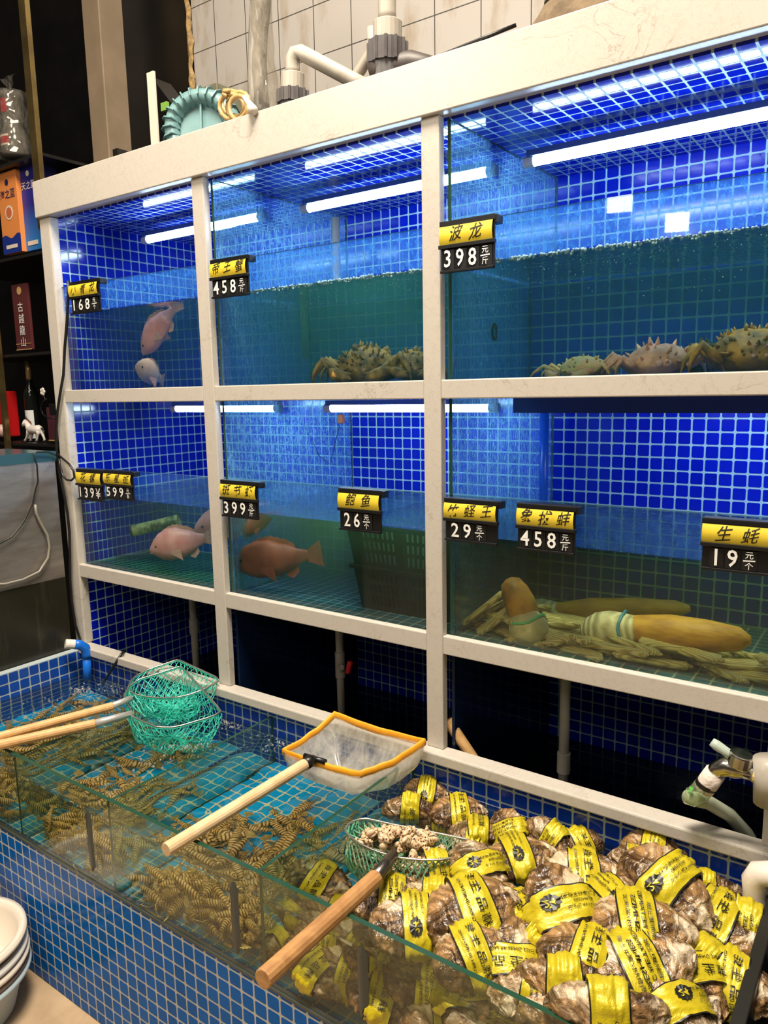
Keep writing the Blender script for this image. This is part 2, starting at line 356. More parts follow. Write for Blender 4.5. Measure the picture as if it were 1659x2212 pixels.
for (a, b), nm in zip(tx, ('water over the dense prawns at the far left of the trough', 'water between the first and second glass dividers', 'water under the orange rimmed net', 'water around the heaped oysters')):
    q = MB().add([(a, -.5272, .373), (b, -.5272, .373), (b, -.5272, WZ), (a, -.5272, WZ)], [(0, 1, 2, 3)])
    nx, ny = 48, 30; W_ = b-a
    def wsurf(u_, v_, a=a, W_=W_):
        u_ = .5-.5*math.cos(math.pi*u_); v_ = .5-.5*math.cos(math.pi*v_); e = min(u_*W_, (1-u_)*W_, v_*.526, (1-v_)*.526)
        return V((a+W_*u_, -.5272+.5262*v_, WZ+.006*math.exp(-e/.005)+.0022*min(1, e*12)*noise.noise(V(((a+W_*u_)*18, v_*10, 3)))))
    q.grid(wsurf, nx, ny, mi=1)
    tag(q.build('trough_water', [m_tfr, m_ttop], smooth=True), 'rippled clear ' + nm, 'water', 'water in the trough', 'stuff')
MB().box(.772, 1.2, -.52, -.005, .373, .5).build('side_bench', m_dark, tr)
# ---------------------------------------------------------------- LED tubes
m_led = emit('led_diffuser', LED_COLOR, LED_POWER)
def led(x0, x1, y, z, label, shade=False):
    t = thing('led_tube', label, 'led tube', ((x0+x1)/2, y, z), 'tube lights in the tanks')
    MB().tube([(x0, y, z), (x1, y, z)], .011, 10).build('diffuser', m_led, t)
    MB().box(x0-.01, x1+.01, y-.014, y+.014, z+.009, z+.022).build('housing', M('led_housing', (.05, .12, .35), .3), t)
    if shade: MB().box(x0-.3, x1+.01, y-.022, y-.016, z-.012, z+.026).build('front_shade', M('blue_shade', (.02, .06, .30), .3), t)
    for x in (x0-.008, x1+.008): MB().tube([(x-.012, y, z), (x+.012, y, z)], .0125, 10).build('end_cap', m_white, t)
led(-1.21, -.70, .235, 2.003, 'glowing tube light under the ceiling of the upper tank with the diving fish')
led(-.525, .035, .245, 2.003, 'glowing tube light over the upper tank with the brown crab')
led(.150, 1.05, .235, 2.003, 'glowing tube light over the upper tank of spiny crabs')
led(-1.16, -.70, .27, 1.452, 'glowing tube light over the lower tank with the mossy pipe')
led(-.485, .03, .27, 1.452, 'glowing tube light over the lower tank with the black crates')
led(.40, 1.05, .27, 1.452, 'tube light in a dark housing over the lower tank of large clams', True)

# froth along the waterline of the two cloudy upper tanks
m_froth = M('white_froth', (.62, .80, .82), .4)
rf_ = random.Random(4)
for (a, b), lb_ in zip(xs[1:], ('line of pale froth on the water of the brown crab tank', 'line of pale froth on the water of the spiny crab tank')):
    q = MB()
    for i in range(420):
        x = rf_.uniform(a+.01, min(b, .95)-.01); q.ball((x, .036+.05*rf_.random()**3, 1.763+rf_.uniform(-.002, .003)), rf_.uniform(.0016, .0038), 6, 4)
    for i in range(260): q.ball((rf_.uniform(a+.01, min(b, .95)-.01), rf_.uniform(.04, .16), 1.757-.09*rf_.random()**2), rf_.uniform(.0005, .0014), 5, 3)
    tag(q.build('water_froth', m_froth, smooth=True), lb_, 'froth', None, 'stuff')
# ---------------------------------------------------------------- price tags hung on the glass
m_yel = M('yellow_card', (.80, .62, .045), .4, col2=(.72, .55, .04), scale=30)
m_ink = M('black_ink', (.012, .01, .008), .5)
m_num = M('white_numeral', (.85, .85, .83), .45)
m_flip = M('price_card_black', (.014, .014, .015), .3)
def price_tag(lx, ty, rx, by, name, digits, unit, label, ink=1.0):
    a = onY(lx, ty, -.012); b = onY(rx, ty, -.012); x0 = a.x; x1 = b.x; z1 = a.z; z0 = onY(lx, by, -.012).z
    W = x1-x0; H = z1-z0
    t = thing('price_tag', label, 'price tag', ((x0+x1)/2, -.006, z0), 'black and yellow price tags hung on the tanks')
    h = MB().box(x0, x1, -.010, -.004, z1-.10*H, z1).box(x0, x1, -.016, -.004, z1-.53*H, z1-.455*H)
    h.box(x0+.02*W, x1-.02*W, -.008, -.004, z0, z1-.05*H).box(x0, x1+.0, -.010, .016, z1-.012*H, z1+.012*H)
    h.box(x1-.012, x1+.004, -.008, .016, z1-.16*H, z1).box(x0+.02*W, x1-.02*W, -.014, -.004, z0, z0+.05*H)
    h.build('holder', m_black, t, bevel=.0008)
    def cy(v_): return -.010-.006*math.sin(math.pi*(.12+.76*v_))
    zy0, zy1 = z1-.455*H, z1-.10*H
    yc = MB().grid(lambda u_, v_: V((x0+.015*W+u_*.95*W, cy(v_), zy0+(zy1-zy0)*v_)), 3, 9).build('name_card', m_yel, t, smooth=True)
    n = len(name); sz = min((zy1-zy0)*.92, W*.95/n)
    q = MB()
    for i, ch in enumerate(name):
        cx = x0 + W*(.5+(i-(n-1)/2)*(.92/max(n, 2.6))); dz = (noise.noise(V((i*3.1, cx*9, z0*5))))*.06*H; sh = .22+.2*noise.noise(V((cx*7, i, 1)))
        q.text(ch, (0, 0, 0), (1, 0, 0), (0, 0, 1), sz, fn=lambda gx_, gy_, cx=cx, dz=dz, sh=sh: V((cx+gx_*.92+gy_*sh, cy(max(0, min(1, .5+(gy_+dz+gx_*.14)/(zy1-zy0))))-.0007, (zy0+zy1)/2+gy_+dz+gx_*.14)))
    if q.v and ink: q.build('hand_lettering', m_ink, yc)
    seq = list(digits)+([unit] if unit else [])
    cw = W*.9/4; s0 = x0 + W*(.06 if len(seq) > 3 else .12)
    zb0, zb1 = z0+.06*H, z1-.56*H; zm = (zb0+zb1)/2
    for i, ch in enumerate(seq):
        xa_ = s0+i*cw; xb_ = xa_+cw*.94
        def fc(u_, v_, xa_=xa_, xb_=xb_): return V((xa_+(xb_-xa_)*u_, -.0095-.003*math.sin(math.pi*u_), zb0+(zb1-zb0)*v_))
        pc = MB().grid(fc, 7, 2).build('price_card', m_flip, t, smooth=True)
        q = MB()
        def on(gx_, gy_, xm=(xa_+xb_)/2): return V((xm+gx_, -.0135-.001*math.cos(gx_/cw*3), zm+gy_))
        if len(ch) == 1:
            j = noise.noise(V((i*2.7, x0*11, 4)))*.06*(zb1-zb0)
            q.text(ch, 0*V((1, 0, 0)), (1, 0, 0), (0, 0, 1), 1, fn=lambda gx_, gy_, j=j, on=on: on(gx_*cw*1.38, gy_*(zb1-zb0)*1.22+j))
        else:
            k = (zb1-zb0)*.40
            for c_, dy in ((ch[0], .27), (ch[-1], -.28)):
                q.text(c_, (0, 0, 0), (1, 0, 0), (0, 0, 1), 1, fn=lambda gx_, gy_, dy=dy, on=on, k=k: on(gx_*k, gy_*k+dy*(zb1-zb0)))
            q.add([on(-.36*cw, .012*H*s) for s in (1, -1)] + [on(.36*cw, .012*H*s+.01*H) for s in (-1, 1)], [(0, 1, 2, 3)])
        q.build('numeral', m_num, pc)
price_tag(147, 611, 212, 681, '小青龙', '168', '元/个', 'small price tag reading 168, on the upper tank of the diving pink fish')
price_tag(452, 563, 534, 647, '帝王蟹', '458', '元/斤', 'price tag reading 458 on the upper tank of the brown crab')
price_tag(948, 481, 1069, 592, '波龙', '398', '元/斤', 'price tag reading 398 on the upper tank of spiny crabs')
price_tag(162, 1013, 218, 1078, '花螺', '139', '¥', 'small price tag reading 139 beside the 599 tag')
price_tag(222, 1016, 284, 1076, '东星斑', '599', '元/条', 'small price tag reading 599 beside the 139 tag')
price_tag(474, 1037, 554, 1114, '斑节虾', '399', '元/斤', 'price tag reading 399 on the lower tank of murky water')
price_tag(729, 1055, 822, 1143, '鲍鱼', '26', '元/个', 'price tag reading 26 above the black crates')
price_tag(958, 1076, 1076, 1166, '竹蛏王', '29', '元/个', 'price tag reading 29 next to the stone post')
price_tag(1115, 1087, 1245, 1186, '象拔蚌', '458', '元/斤', 'price tag reading 458 above the banded upright clam')
price_tag(1516, 1119, 1679, 1229, '生蚝', '19', '元/个', 'price tag reading 19 on the lower tank of large clams')

# ---------------------------------------------------------------- fish
m_fish = M('pink_fish_skin', (.86, .34, .30), .35, col2=(.70, .20, .18), scale=18, bump=.08, bscale=120)
m_fish2 = M('red_fish_skin', (.50, .13, .07), .5, col2=(.34, .07, .04), scale=22)
m_fin = M('pink_fin', (.80, .40, .32), .4, col2=(.62, .26, .20), scale=60, stretch=(1, 1, 4))
m_eye = M('fish_eye', (.01, .01, .01), .1); m_belly = M('pale_fish_skin', (.84, .60, .44), .35, col2=(.80, .36, .26), scale=14)
def fish(label, nose, tail, up, skin, fat=1.0, group=None):
    nose = V(nose); tail = V(tail); L = (nose-tail).length; d = (nose-tail).normalized()
    up = (V(up)-d*V(up).dot(d)).normalized(); sd = up.cross(d)
    t = thing('live_fish', label, 'fish', (nose+tail)/2, group)
    C0 = tail
    HP = [(0, .05), (.14, .055), (.22, .075), (.36, .145), (.52, .19), (.68, .195), (.80, .165), (.90, .11), (.97, .05), (1, .012)]
    def ip(s, P=HP):
        for (a, x), (b, y) in zip(P, P[1:]):
            if s <= b: k = (s-a)/(b-a); k = k*k*(3-2*k)*.5+k*.5; return x+(y-x)*k
        return P[-1][1]
    def bend(s): return .05*L*math.sin(s*3.0)
    def pt(s, u_, w_): return C0 + d*(s*L) + up*(u_*L) + sd*(w_*L+bend(s))
    def bf(a, b):
        s = .14+.86*b; th = 2*math.pi*a; h = ip(s)*fat; c_ = math.cos(th); s_ = math.sin(th)
        wd = h*(.50 if s > .3 else .35); off = .012 if s > .5 else 0
        return pt(s, h*c_*(1.08 if c_ > 0 else .92)+off, wd*s_*(abs(s_)**.15))
    MB().grid(bf, 18, 26, cu=True).build('body', skin, t, smooth=True)
    def fin(name, prof, ncol=9):
        q = MB(); vs = []; th = .0045
        for s, lo, hi in prof: vs += [pt(s, lo, -th), pt(s, hi, -th*.3), pt(s, hi, th*.3), pt(s, lo, th)]
        fs = []
        for i in range(len(prof)-1):
            a = 4*i; fs += [(a+k, a+(k+1) % 4, a+4+(k+1) % 4, a+4+k) for k in range(4)]
        fs += [(3, 2, 1, 0), tuple(len(vs)-4+k for k in range(4))]
        q.add(vs, fs).build(name, skin if skin is m_fish2 else m_fin, t)
    pr_ = []
    for i in range(15):
        s = .26+.46*i/14; h = ip(s)*fat; k = math.sin(math.pi*min(1, .15+.85*i/14))**.6; pr_.append((s, h*.9, h*1.08+.055*k*(1 if i % 2 else .72)))
    fin('dorsal_fin', pr_)
    fin('tail_fin', [(.16, -.05, .05), (.08, -.085, .085), (.0, -.12, .125)])
    fin('anal_fin', [(.26, -ip(.26)*fat-.05, -ip(.26)*.8), (.34, -ip(.34)*fat-.06, -ip(.34)*.8), (.40, -ip(.4)*fat-.01, -ip(.4)*.8)])
    for s_ in (-1, 1):
        q = MB(); b = pt(.66, -.06, s_*.085*fat)
        q.grid(lambda u_, v_: b + d*(-.17*L*v_) + up*((u_-.5)*.11*L*(.3+v_)-.05*L*v_) + sd*(s_*.05*L*v_), 5, 5)
        q.build('pectoral_fin', skin if skin is m_fish2 else m_fin, t, smooth=True)
        MB().ball(pt(.875, .045*fat, s_*.062*fat), .016*L, 10, 8).build('eye', m_eye, t, smooth=True)
    MB().tube([pt(.955, -.028, -.035), pt(.985, -.022, -.02), pt(.999, -.018, 0), pt(.985, -.022, .02), pt(.955, -.028, .035)], .006*L, 6).build('mouth', m_eye if skin is m_fish2 else m_fin, t)
    return t
fish('pink fish diving head down in the upper left tank', inW(306, 766, .20), inW(386, 652, .22), (-1, -.1, .5), m_fish)
fish('pale fish facing outward below the diving fish', inW(288, 793, .06), inW(352, 822, .26), (.2, 0, 1), m_belly, .95)
fish('pink fish swimming left in front of the mossy pipe', inW(322, 1192, .14), inW(462, 1158, .24), (-.05, 0, 1), m_fish)
fish('darker pink fish with its head beside the stone post', inW(417, 1150, .26), inW(580, 1110, .42), (0, 0, 1), m_fish)
fish('blurred red fish low in the murky lower tank', inW(502, 1222, .09), inW(694, 1196, .17), (0, 0, 1), m_fish2, .9)
fish('dim red fish high in the murky tank behind the 399 tag', inW(585, 1120, .20), inW(500, 1160, .08), (0, 0, 1), m_fish2, .9)
# mossy pipe
m_moss = M('mossy_pipe', (.78, .74, .26), .5, col2=(.16, .15, .03), scale=26, lo=.45, hi=.6, bump=.3)
t = thing('mossy_pipe', 'short pale green plastic pipe with brown moss behind the pink fish', 'pipe', inW(330, 1140, .30))
A, B = inW(283, 1148, .27), inW(384, 1124, .33)
MB().tube([A, B], .020, 18, cap=False).tube([B, A], .0175, 18, cap=False).build('pipe_wall', m_moss, t, smooth=True)
MB().tube([A-(B-A)*.02, A+(B-A)*.03], .0205, 18, cap=False).build('pipe_rim', M('dark_moss', (.12, .09, .05), .8), t)

# ---------------------------------------------------------------- crabs
def mcrab(name, a, b): return M(name, a, .45, col2=b, scale=34, bump=.5, lo=.42, hi=.6)
mc_brown = mcrab('brown_crab_shell', (.46, .25, .06), (.15, .09, .03)); mc_green = mcrab('greenish_crab_shell', (.48, .40, .16), (.62, .32, .12))
mc_pink = mcrab('pinkish_crab_shell', (.80, .40, .27), (.50, .24, .14)); mc_rust = mcrab('rusty_crab_shell', (.52, .24, .03), (.20, .12, .03))
m_claw = mcrab('pale_crab_claw', (.50, .40, .20), (.50, .20, .08)); m_joint = M('pink_crab_joint', (.62, .33, .26), .35)
def crab(label, c, rx, ry, rz, face, shell, spikes=60, legs=True, sp=.012, seed=1, claws=True, cm=None):
    rnd = random.Random(seed); c = V(c); face = V(face).normalized(); sd = V((0, 0, 1)).cross(face)
    t = thing('live_crab', label, 'crab', c)
    def loc(a, b, h):
        p = c + sd*a + face*b + V((0, 0, h)); p.y = max(p.y, .046); p.z = max(p.z, 1.519); return p
    q = MB()
    def wp(d): return 1+.10*noise.noise(d*2.5+V((seed, 0, 0)))+.05*noise.noise(d*7)
    def bf(a, b):
        th = 2*math.pi*a; ph = math.pi*b; d = V((math.cos(th)*math.sin(ph), math.sin(th)*math.sin(ph), math.cos(ph))); k = wp(d)
        z = d.z*rz*k; z = z if z > 0 else z*.6
        return loc(d.x*rx*k*(1-.12*d.y), d.y*ry*k, z)
    q.grid(bf, 26, 16, cu=True)
    for i in range(spikes):
        th = rnd.uniform(0, 2*math.pi); ph = math.acos(rnd.uniform(.0, 1)); d = V((math.cos(th)*math.sin(ph), math.sin(th)*math.sin(ph), math.cos(ph)))
        k = wp(d); p = loc(d.x*rx*k, d.y*ry*k, d.z*rz*k); o = (sd*d.x/rx + face*d.y/ry + V((0, 0, 1))*d.z/rz).normalized()
        l = sp*rnd.uniform(.6, 1.4); q.tube([p-o*l*.3, p+o*l*.4, p+o*l], [l*.4, l*.25, l*.03], 6)
    q.build('carapace', shell, t, smooth=True)
    if legs:
        for s in (-1, 1):
            for i in range(4):
                a = -.5+.36*i; b0 = loc(s*rx*.8, ry*a, -rz*.15); k1 = loc(s*rx*(1.3), ry*a*1.6, rz*rnd.uniform(.35, .6)); k2 = loc(s*rx*(1.62), ry*a*2.1, -rz*.05); k3 = loc(s*rx*1.72, ry*a*2.3, -rz*.55)
                r0 = rz*.17
                MB().tube([b0, b0.lerp(k1, .5), k1, k1.lerp(k2, .5), k2, k3], [r0, r0*1.05, r0*.85, r0*.8, r0*.55, r0*.1], 8).build('leg', shell, t, smooth=True)
    if claws:
        for s in (-1, 1):
            p0 = loc(s*rx*.72, ry*.75, -rz*.2); p1 = loc(s*rx*1.0, ry*1.25, -rz*.05); p2 = loc(s*rx*.62, ry*1.5, -rz*.22); p3 = loc(s*rx*.25, ry*1.55, -rz*.35)
            cl = MB().tube([p0, p1, p1.lerp(p2, .45), p2, p2.lerp(p3, .7), p3], [rz*.16, rz*.2, rz*.3, rz*.27, rz*.13, rz*.02], 10)  .build('claw', cm or m_claw, t, smooth=True)
            p4 = p3+V((0, 0, rz*.22)); MB().tube([p2+V((0, 0, rz*.12)), p2.lerp(p4, .6), p4], [rz*.13, rz*.1, rz*.02], 8)  .build('pincer', cm or m_joint, cl, smooth=True)
    for s in (-1, 1):
        MB().ball(loc(s*rx*.14, ry*.96, rz*.02), (rz*.20, rz*.15, rz*.18) if seed == 4 else (rz*.08,)*3, 12, 8).build('mouthpart', m_joint, t, smooth=True)
        MB().tube([loc(s*rx*.1, ry*.9, rz*.25), loc(s*rx*.13, ry*1.08, rz*.38)], [rz*.05, rz*.035], 6).build('eyestalk', m_joint, t)
    return t
F0 = (.35, -1, 0)
zf = 1.513
def cpos(x, y, Y, h): p = inW(x, y, Y); return (p.x, Y, zf+h)
crab('large dark brown crab lying low in the cloudy upper tank', cpos(790, 800, .14, .036), .085, .07, .058, (.2, -1, 0), mc_brown, 190, sp=.011, seed=2, cm=mc_brown)
crab('second brown crab half hidden by the stone post', cpos(892, 800, .15, .035), .05, .055, .046, (.4, -1, 0), mc_brown, 110, sp=.009, seed=9, cm=mc_brown)
crab('greenish crab with raised claws left of the spiny pink crab', cpos(1262, 785, .12, .018), .055, .05, .030, (-.3, -1, 0), mc_green, 40, sp=.006, seed=3)
crab('spiny pinkish crab facing straight out of the tank', cpos(1420, 782, .10, .026), .062, .05, .040, (.45, -1, 0), mc_pink, 34, sp=.013, seed=4, claws=False)
crab('small dark crab behind the spiny pinkish crab', cpos(1515, 775, .24, .03), .036, .04, .040, F0, mcrab('black_crab_shell', (.03, .025, .015), (.07, .05, .02)), 40, sp=.009, seed=5, claws=False)
crab('rusty brown crab at the end of the row of spiny crabs', cpos(1625, 775, .13, .034), .075, .07, .052, (.3, -1, 0), mc_rust, 140, sp=.008, seed=6, claws=False)
# fittings inside the tanks
def torus(q, c, R_, r_, ax): 
    ax = V(ax).normalized(); u = ax.orthogonal().normalized(); w_ = ax.cross(u)
    q.tube([V(c)+(u*math.cos(k*.5236)+w_*math.sin(k*.5236))*R_ for k in range(12)], r_, 6, closed=True); return q
for x, y, lb in ((1013, 712, 'dark ring on the glass near the stone post'), (1096, 712, 'dark ring further from the stone post')):
    q = torus(MB(), (.0625, inW(x, y, .3).y, inW(x, y, .2).z), .016, .003, (1, 0, 0)); tag(q.build('rubber_ring', M('dark_rubber', (.012, .012, .01), .5), smooth=True), 'black rubber ' + lb, 'ring', 'rubber rings in the tank of spiny crabs')
m_pvc = M('white_pvc', (.42, .385, .33), .35, col2=(.28, .23, .17), scale=14, lo=.55, hi=.8)
a_ = onY(724, 468, .5); tag(MB().tube([(a_.x, .5, 2.035), (a_.x, .5, 1.60)], .013, 14).build('filler_pipe', m_pvc, smooth=True), 'white vertical pipe at the back of the brown crab tank', 'pipe')
a_ = onY(1175, 980, .5); m_bpipe = M('blue_pipe', (.01, .09, .55), .3)
tag(MB().tube([(a_.x, .5, 1.48), (a_.x, .5, .96)], .012, 14).build('drain_riser', m_bpipe, smooth=True), 'blue vertical pipe inside the lower tank of large clams', 'pipe')
a_ = onY(737, 905, .45)
t = thing('orange_plug', 'orange plug hanging on a thin blue wire above the murky tank', 'plug', a_)
MB().box(a_.x-.009, a_.x+.009, .44, .458, a_.z-.014, a_.z+.014).build('plug_body', M('orange_plastic', (.55, .16, .05), .4), t, bevel=.003)
MB().tube([onY(733, 920, .45), onY(722, 965, .45), onY(713, 1002, .45), onY(690, 985, .42), onY(665, 935, .38), onY(640, 880, .34)], .0016, 6).build('wire', M('blue_wire', (.01, .03, .2), .4), t)
# ---------------------------------------------------------------- black crates
m_crate = M('crate_plastic', (.010, .012, .010), .4)
def crate(x0, x1, y0, y1, z0, z1, label):
    t = thing('plastic_crate', label, 'crate', ((x0+x1)/2, (y0+y1)/2, z0), 'black crates in the murky tank'); q = MB(); k = .018
    def P_(side, u_, v_):                # side walls lean outward towards the top
        i = k*(1-v_); z = z0+(z1-z0)*v_
        X0, X1, Y0, Y1 = x0+i, x1-i, y0+i, y1-i
        return [V((X0+(X1-X0)*u_, Y0, z)), V((X1, Y0+(Y1-Y0)*u_, z)), V((X1+(X0-X1)*u_, Y1, z)), V((X0, Y1+(Y0-Y1)*u_, z))][side]
    nrm = [V((0, 1, 0)), V((-1, 0, 0)), V((0, -1, 0)), V((1, 0, 0))]
    def slab(sd_, u0, u1, v0, v1): q.prism([P_(sd_, u0, v0), P_(sd_, u1, v0), P_(sd_, u1, v1), P_(sd_, u0, v1)], nrm[sd_]*.004)
    for sd_ in range(4):
        n = 16 if sd_ % 2 == 0 else 22
        for v0, v1 in ((0, .12), (.33, .42), (.60, .68), (.86, 1)): slab(sd_, 0, 1, v0, v1)
        for v0, v1 in ((.12, .33), (.42, .60), (.68, .86)):
            slab(sd_, 0, .12, v0, v1); slab(sd_, .88, 1, v0, v1); slab(sd_, .46, .54, v0, v1)
            for i in range(n): u_ = .12+.76*i/n; slab(sd_, u_, u_+.76/n*.5, v0, v1)
    q.box(x0+k, x1-k, y0+k, y1-k, z0, z0+.004); q.build('basket', m_crate, t)
    MB().box(x0-.01, x1+.01, y0-.01, y0+.008, z1-.010, z1).box(x0-.01, x1+.01, y1-.008, y1+.01, z1-.010, z1).box(x0-.01, x0+.008, y0, y1, z1-.010, z1).box(x1-.008, x1+.01, y0, y1, z1-.010, z1).build('rim', m_crate, t, bevel=.002)
cx0 = inW(752, 1168, .12).x
crate(cx0+.012, .022, .12, .52, .9345, 1.052, 'black slotted plastic crate at the bottom of the murky tank')
crate(cx0, .034, .10, .54, 1.050, 1.166, 'black slotted plastic crate stacked on top under the 26 tag')
# ---------------------------------------------------------------- large clams
m_siph = M('clam_siphon', (.62, .34, .05), .5, col2=(.40, .19, .03), scale=16, stretch=(1, 3, 3), bump=.3)
m_siph2 = M('brown_clam_siphon', (.46, .24, .04), .5, col2=(.18, .10, .03), scale=20, bump=.35)
sh = NT('clam_shell'); v_o = sh.obj()
wv = sh.n('TexWave', dict(wave_type='RINGS', rings_direction='SPHERICAL'), Vector=v_o, Scale=38.0, Distortion=1.5, Detail=2.0).outputs['Fac']
m_clam = sh.surf(sh.pr(Base_Color=sh.mixc(wv, (.46, .42, .28, 1), (.80, .76, .58, 1)), Roughness=.45, Normal=sh.bump(wv, .4)))
def clam(label, s0, s1, tip, rs, rt, band, siphon, up=(0, 0, 1)):
    s0 = V(s0); s1 = V(s1); tip = V(tip); d = (s1-s0).normalized(); L = (s1-s0).length
    n_ = V((.3, -1, .15)); n_ = (n_-d*n_.dot(d)).normalized(); e = d.cross(n_)
    t = thing('large_clam', label, 'clam', s0.lerp(s1, .5), 'large clams with long siphons')
    MB().tube([s0.lerp(s1, .1), s0.lerp(s1, .5), s1, s1.lerp(tip, .25), s1.lerp(tip, .6), s1.lerp(tip, .9), tip], [rs*.3, rs*.72, rs*.78, rt*1.12, rt, rt*.72, rt*.25], 16).build('siphon', siphon, t, smooth=True)
    for s in (-1, 1):
        o = s0.lerp(s1, .5)
        def vf(a, b):
            th = 2*math.pi*a; r_ = b; x = math.cos(th)*r_; y = math.sin(th)*r_; h = math.sqrt(max(0, 1-r_*r_))
            return o + d*(x*L*.56) + e*(y*rs*1.02+.004*noise.noise(V((x*3, y*3, s)))) + n_*(s*(rs*.18+h*rs*.85))
        MB().grid(vf, 28, 10, cu=True).build('shell', m_clam, t, smooth=True)
    if band:
        c = s0.lerp(s1, .72); MB().tube([c + e*(math.cos(k*.35)*rs*.98) + n_*(math.sin(k*.35)*rs*1.02)+d*.004*math.sin(k) for k in range(18)], .0032, 6, closed=True).build('rubber_band', M('band', band, .5), t)
clam('clam standing upright against the glass with a green rubber band', inW(1152, 1396, .085), inW(1128, 1318, .09), inW(1098, 1250, .10), .046, .033, (.12, .55, .30), m_siph2)
clam('clam lying down with a blue rubber band and fat yellow siphon', inW(1262, 1362, .15), inW(1392, 1362, .13), inW(1622, 1384, .13), .042, .034, (.05, .28, .50), m_siph)
clam('clam lying behind the banded ones with only its yellow siphon clear', inW(1130, 1318, .30), inW(1215, 1322, .29), inW(1490, 1316, .30), .030, .028, None, m_siph)
# razor clams
rz_ = NT('razor_shell'); v_o = rz_.obj()
wv = rz_.n('TexWave', dict(wave_type='BANDS', bands_direction='Y'), Vector=v_o, Scale=60.0, Distortion=3.0, Detail=2.0, Detail_Scale=.6).outputs['Fac']
m_razor = rz_.surf(rz_.pr(Base_Color=rz_.mixc(wv, (.34, .27, .10, 1), (.70, .62, .34, 1)), Roughness=.35, Normal=rz_.bump(wv, .3)))
def razor_proto():
    t = thing('razor_clam', 'long pale razor clam lying among the others on the clam tank floor', 'razor clam', (0, 0, 0), 'razor clams on the floor of the clam tank')
    def f(a, b):
        th = 2*math.pi*a; s = b; k = min(1, (s*(1-s)*26)**.5); c_, s_ = math.cos(th), math.sin(th)
        return V(((s-.5)*.155, .0135*k*math.copysign(abs(c_)**.7, c_)+.012*(s-.5)**2*4, .0078*k*math.copysign(abs(s_)**.8, s_)))
    MB().grid(f, 16, 20, cu=True).build('shell', m_razor, t, smooth=True)
    MB().ball((.077, .012, 0), (.007, .006, .004), 10, 8).build('foot', M('clam_foot', (.42, .32, .14), .4), t, smooth=True)
    return t
rp = razor_proto(); rr = random.Random(11)
spots = [(rr.uniform(.14, .82), rr.uniform(.05, .24 if k else .34), k) for k in (0, 0, 0, 1, 1, 2) for _ in range(12)]
for i, (x, y, k) in enumerate(spots):
    o = rp if i == 0 else dup(rp)
    g_ = rr.gauss(-.15, .48); y = max(y, .048+abs(math.sin(g_))*.092)
    o.location = (x, y, .9425+.0155*k+.008*rr.random()); o.rotation_euler = (rr.uniform(-.5, .5), rr.uniform(-.06, .12), g_+(math.pi if rr.random() < .4 else 0))
for i in range(3):
    o = dup(rp); o['label'] = 'razor clam propped upright in the corner behind the banded upright clam'; o['group'] = 'razor clams standing in the tank corner'
    o.location = inW(1035+i*24, 1362, .10+.03*(i % 2)); o.rotation_euler = (rr.uniform(-.3, .3), -.9+.3*rr.random(), rr.uniform(-.8, .8)); o.location.z = .985
# ---------------------------------------------------------------- pipes in the sump, tap, hoses and cords
def ppipe(label, x, y0, y1, Y, r, cy0, cy1, valve=False):
    p = onY(x, (y0+y1)/2, Y); a = onY(x, cy0, Y).z; b = onY(x, cy1, Y).z; zb = min(onY(x, y1, Y).z, .46)
    t = thing('drain_pipe', label, 'pipe', (p.x, Y, zb))
    MB().tube([(p.x, Y, .898), (p.x, Y, zb)], r, 16).build('pipe_length', m_pvc, t, smooth=True)
    cp_ = MB().tube([(p.x, Y, a), (p.x, Y, b)], r*1.28, 16).build('coupling', m_pvc, t)
    if valve:
        MB().tube([(p.x, Y, (a+b)/2), (p.x+.02, Y-.02, (a+b)/2)], r*.8, 10).build('valve_stem', m_pvc, cp_)
        q = onY(750, 1445, Y-.03)
        MB().prism([q+V((-.010, 0, -.016)), q+V((.004, 0, -.016)), q+V((.016, 0, .022)), q+V((.0, 0, .024))], (0, .012, 0)).build('valve_handle', M('red_plastic', (.62, .02, .02), .35), t, bevel=.003)
ppipe('white drain pipe with a coupling beneath the mossy pipe tank', 420, 1300, 1440, .22, .0125, 1337, 1367)
ppipe('white drain pipe with a red valve handle', 735, 1365, 1530, .22, .0115, 1408, 1462, True)
ppipe('stained white drain pipe under the tank of large clams', 1219, 1475, 1690, .20, .0125, 1626, 1668)
m_chrome = M('worn_chrome', (.62, .60, .56), .22, 1, col2=(.42, .38, .32), scale=30)
Yt = -.045
t = thing('water_tap', 'metal lever tap with a short clear hose at the stone post above the oysters', 'tap', onY(1590, 1650, Yt))
P_ = lambda x, y, Y=Yt: onY(x, y, Y)
MB().tube([P_(1632, 1672), P_(1606, 1664), P_(1590, 1660), P_(1570, 1655), P_(1550, 1662), P_(1535, 1680), P_(1524, 1700)], [.015, .015, .019, .019, .016, .014, .0125], 14).build('tap_body', m_chrome, t, smooth=True)
bp = MB().tube([P_(1597, 1655), P_(1604, 1628)], [.022, .022], 16).build('valve_cap', m_chrome, t, bevel=.003)
MB().tube([P_(1585, 1636), P_(1566, 1622), P_(1548, 1610), P_(1537, 1602)], [.010, .009, .010, .008], 10).build('lever', M('clear_green_plastic', (.42, .50, .44), .15), bp, smooth=True)
MB().tube([P_(1628, 1671), P_(1664, 1684)], .0155, 14).build('adapter', M('yellow_plastic', (.72, .58, .25), .4), t)
MB().tube([P_(1664, 1640), P_(1664, 1735)], .028, 16).build('mounting_flange', m_pvc, t, smooth=True)
MB().tube([P_(1546, 1668), P_(1530, 1690), P_(1520, 1706)], [.0185, .019, .0175], 14).build('cloth_wrap', M('white_cloth', (.70, .60, .54), .8, bump=.5, bscale=60), t, smooth=True)
MB().tube([P_(1528, 1690), P_(1524, 1698)], .0195, 14).build('band', m_black, t)
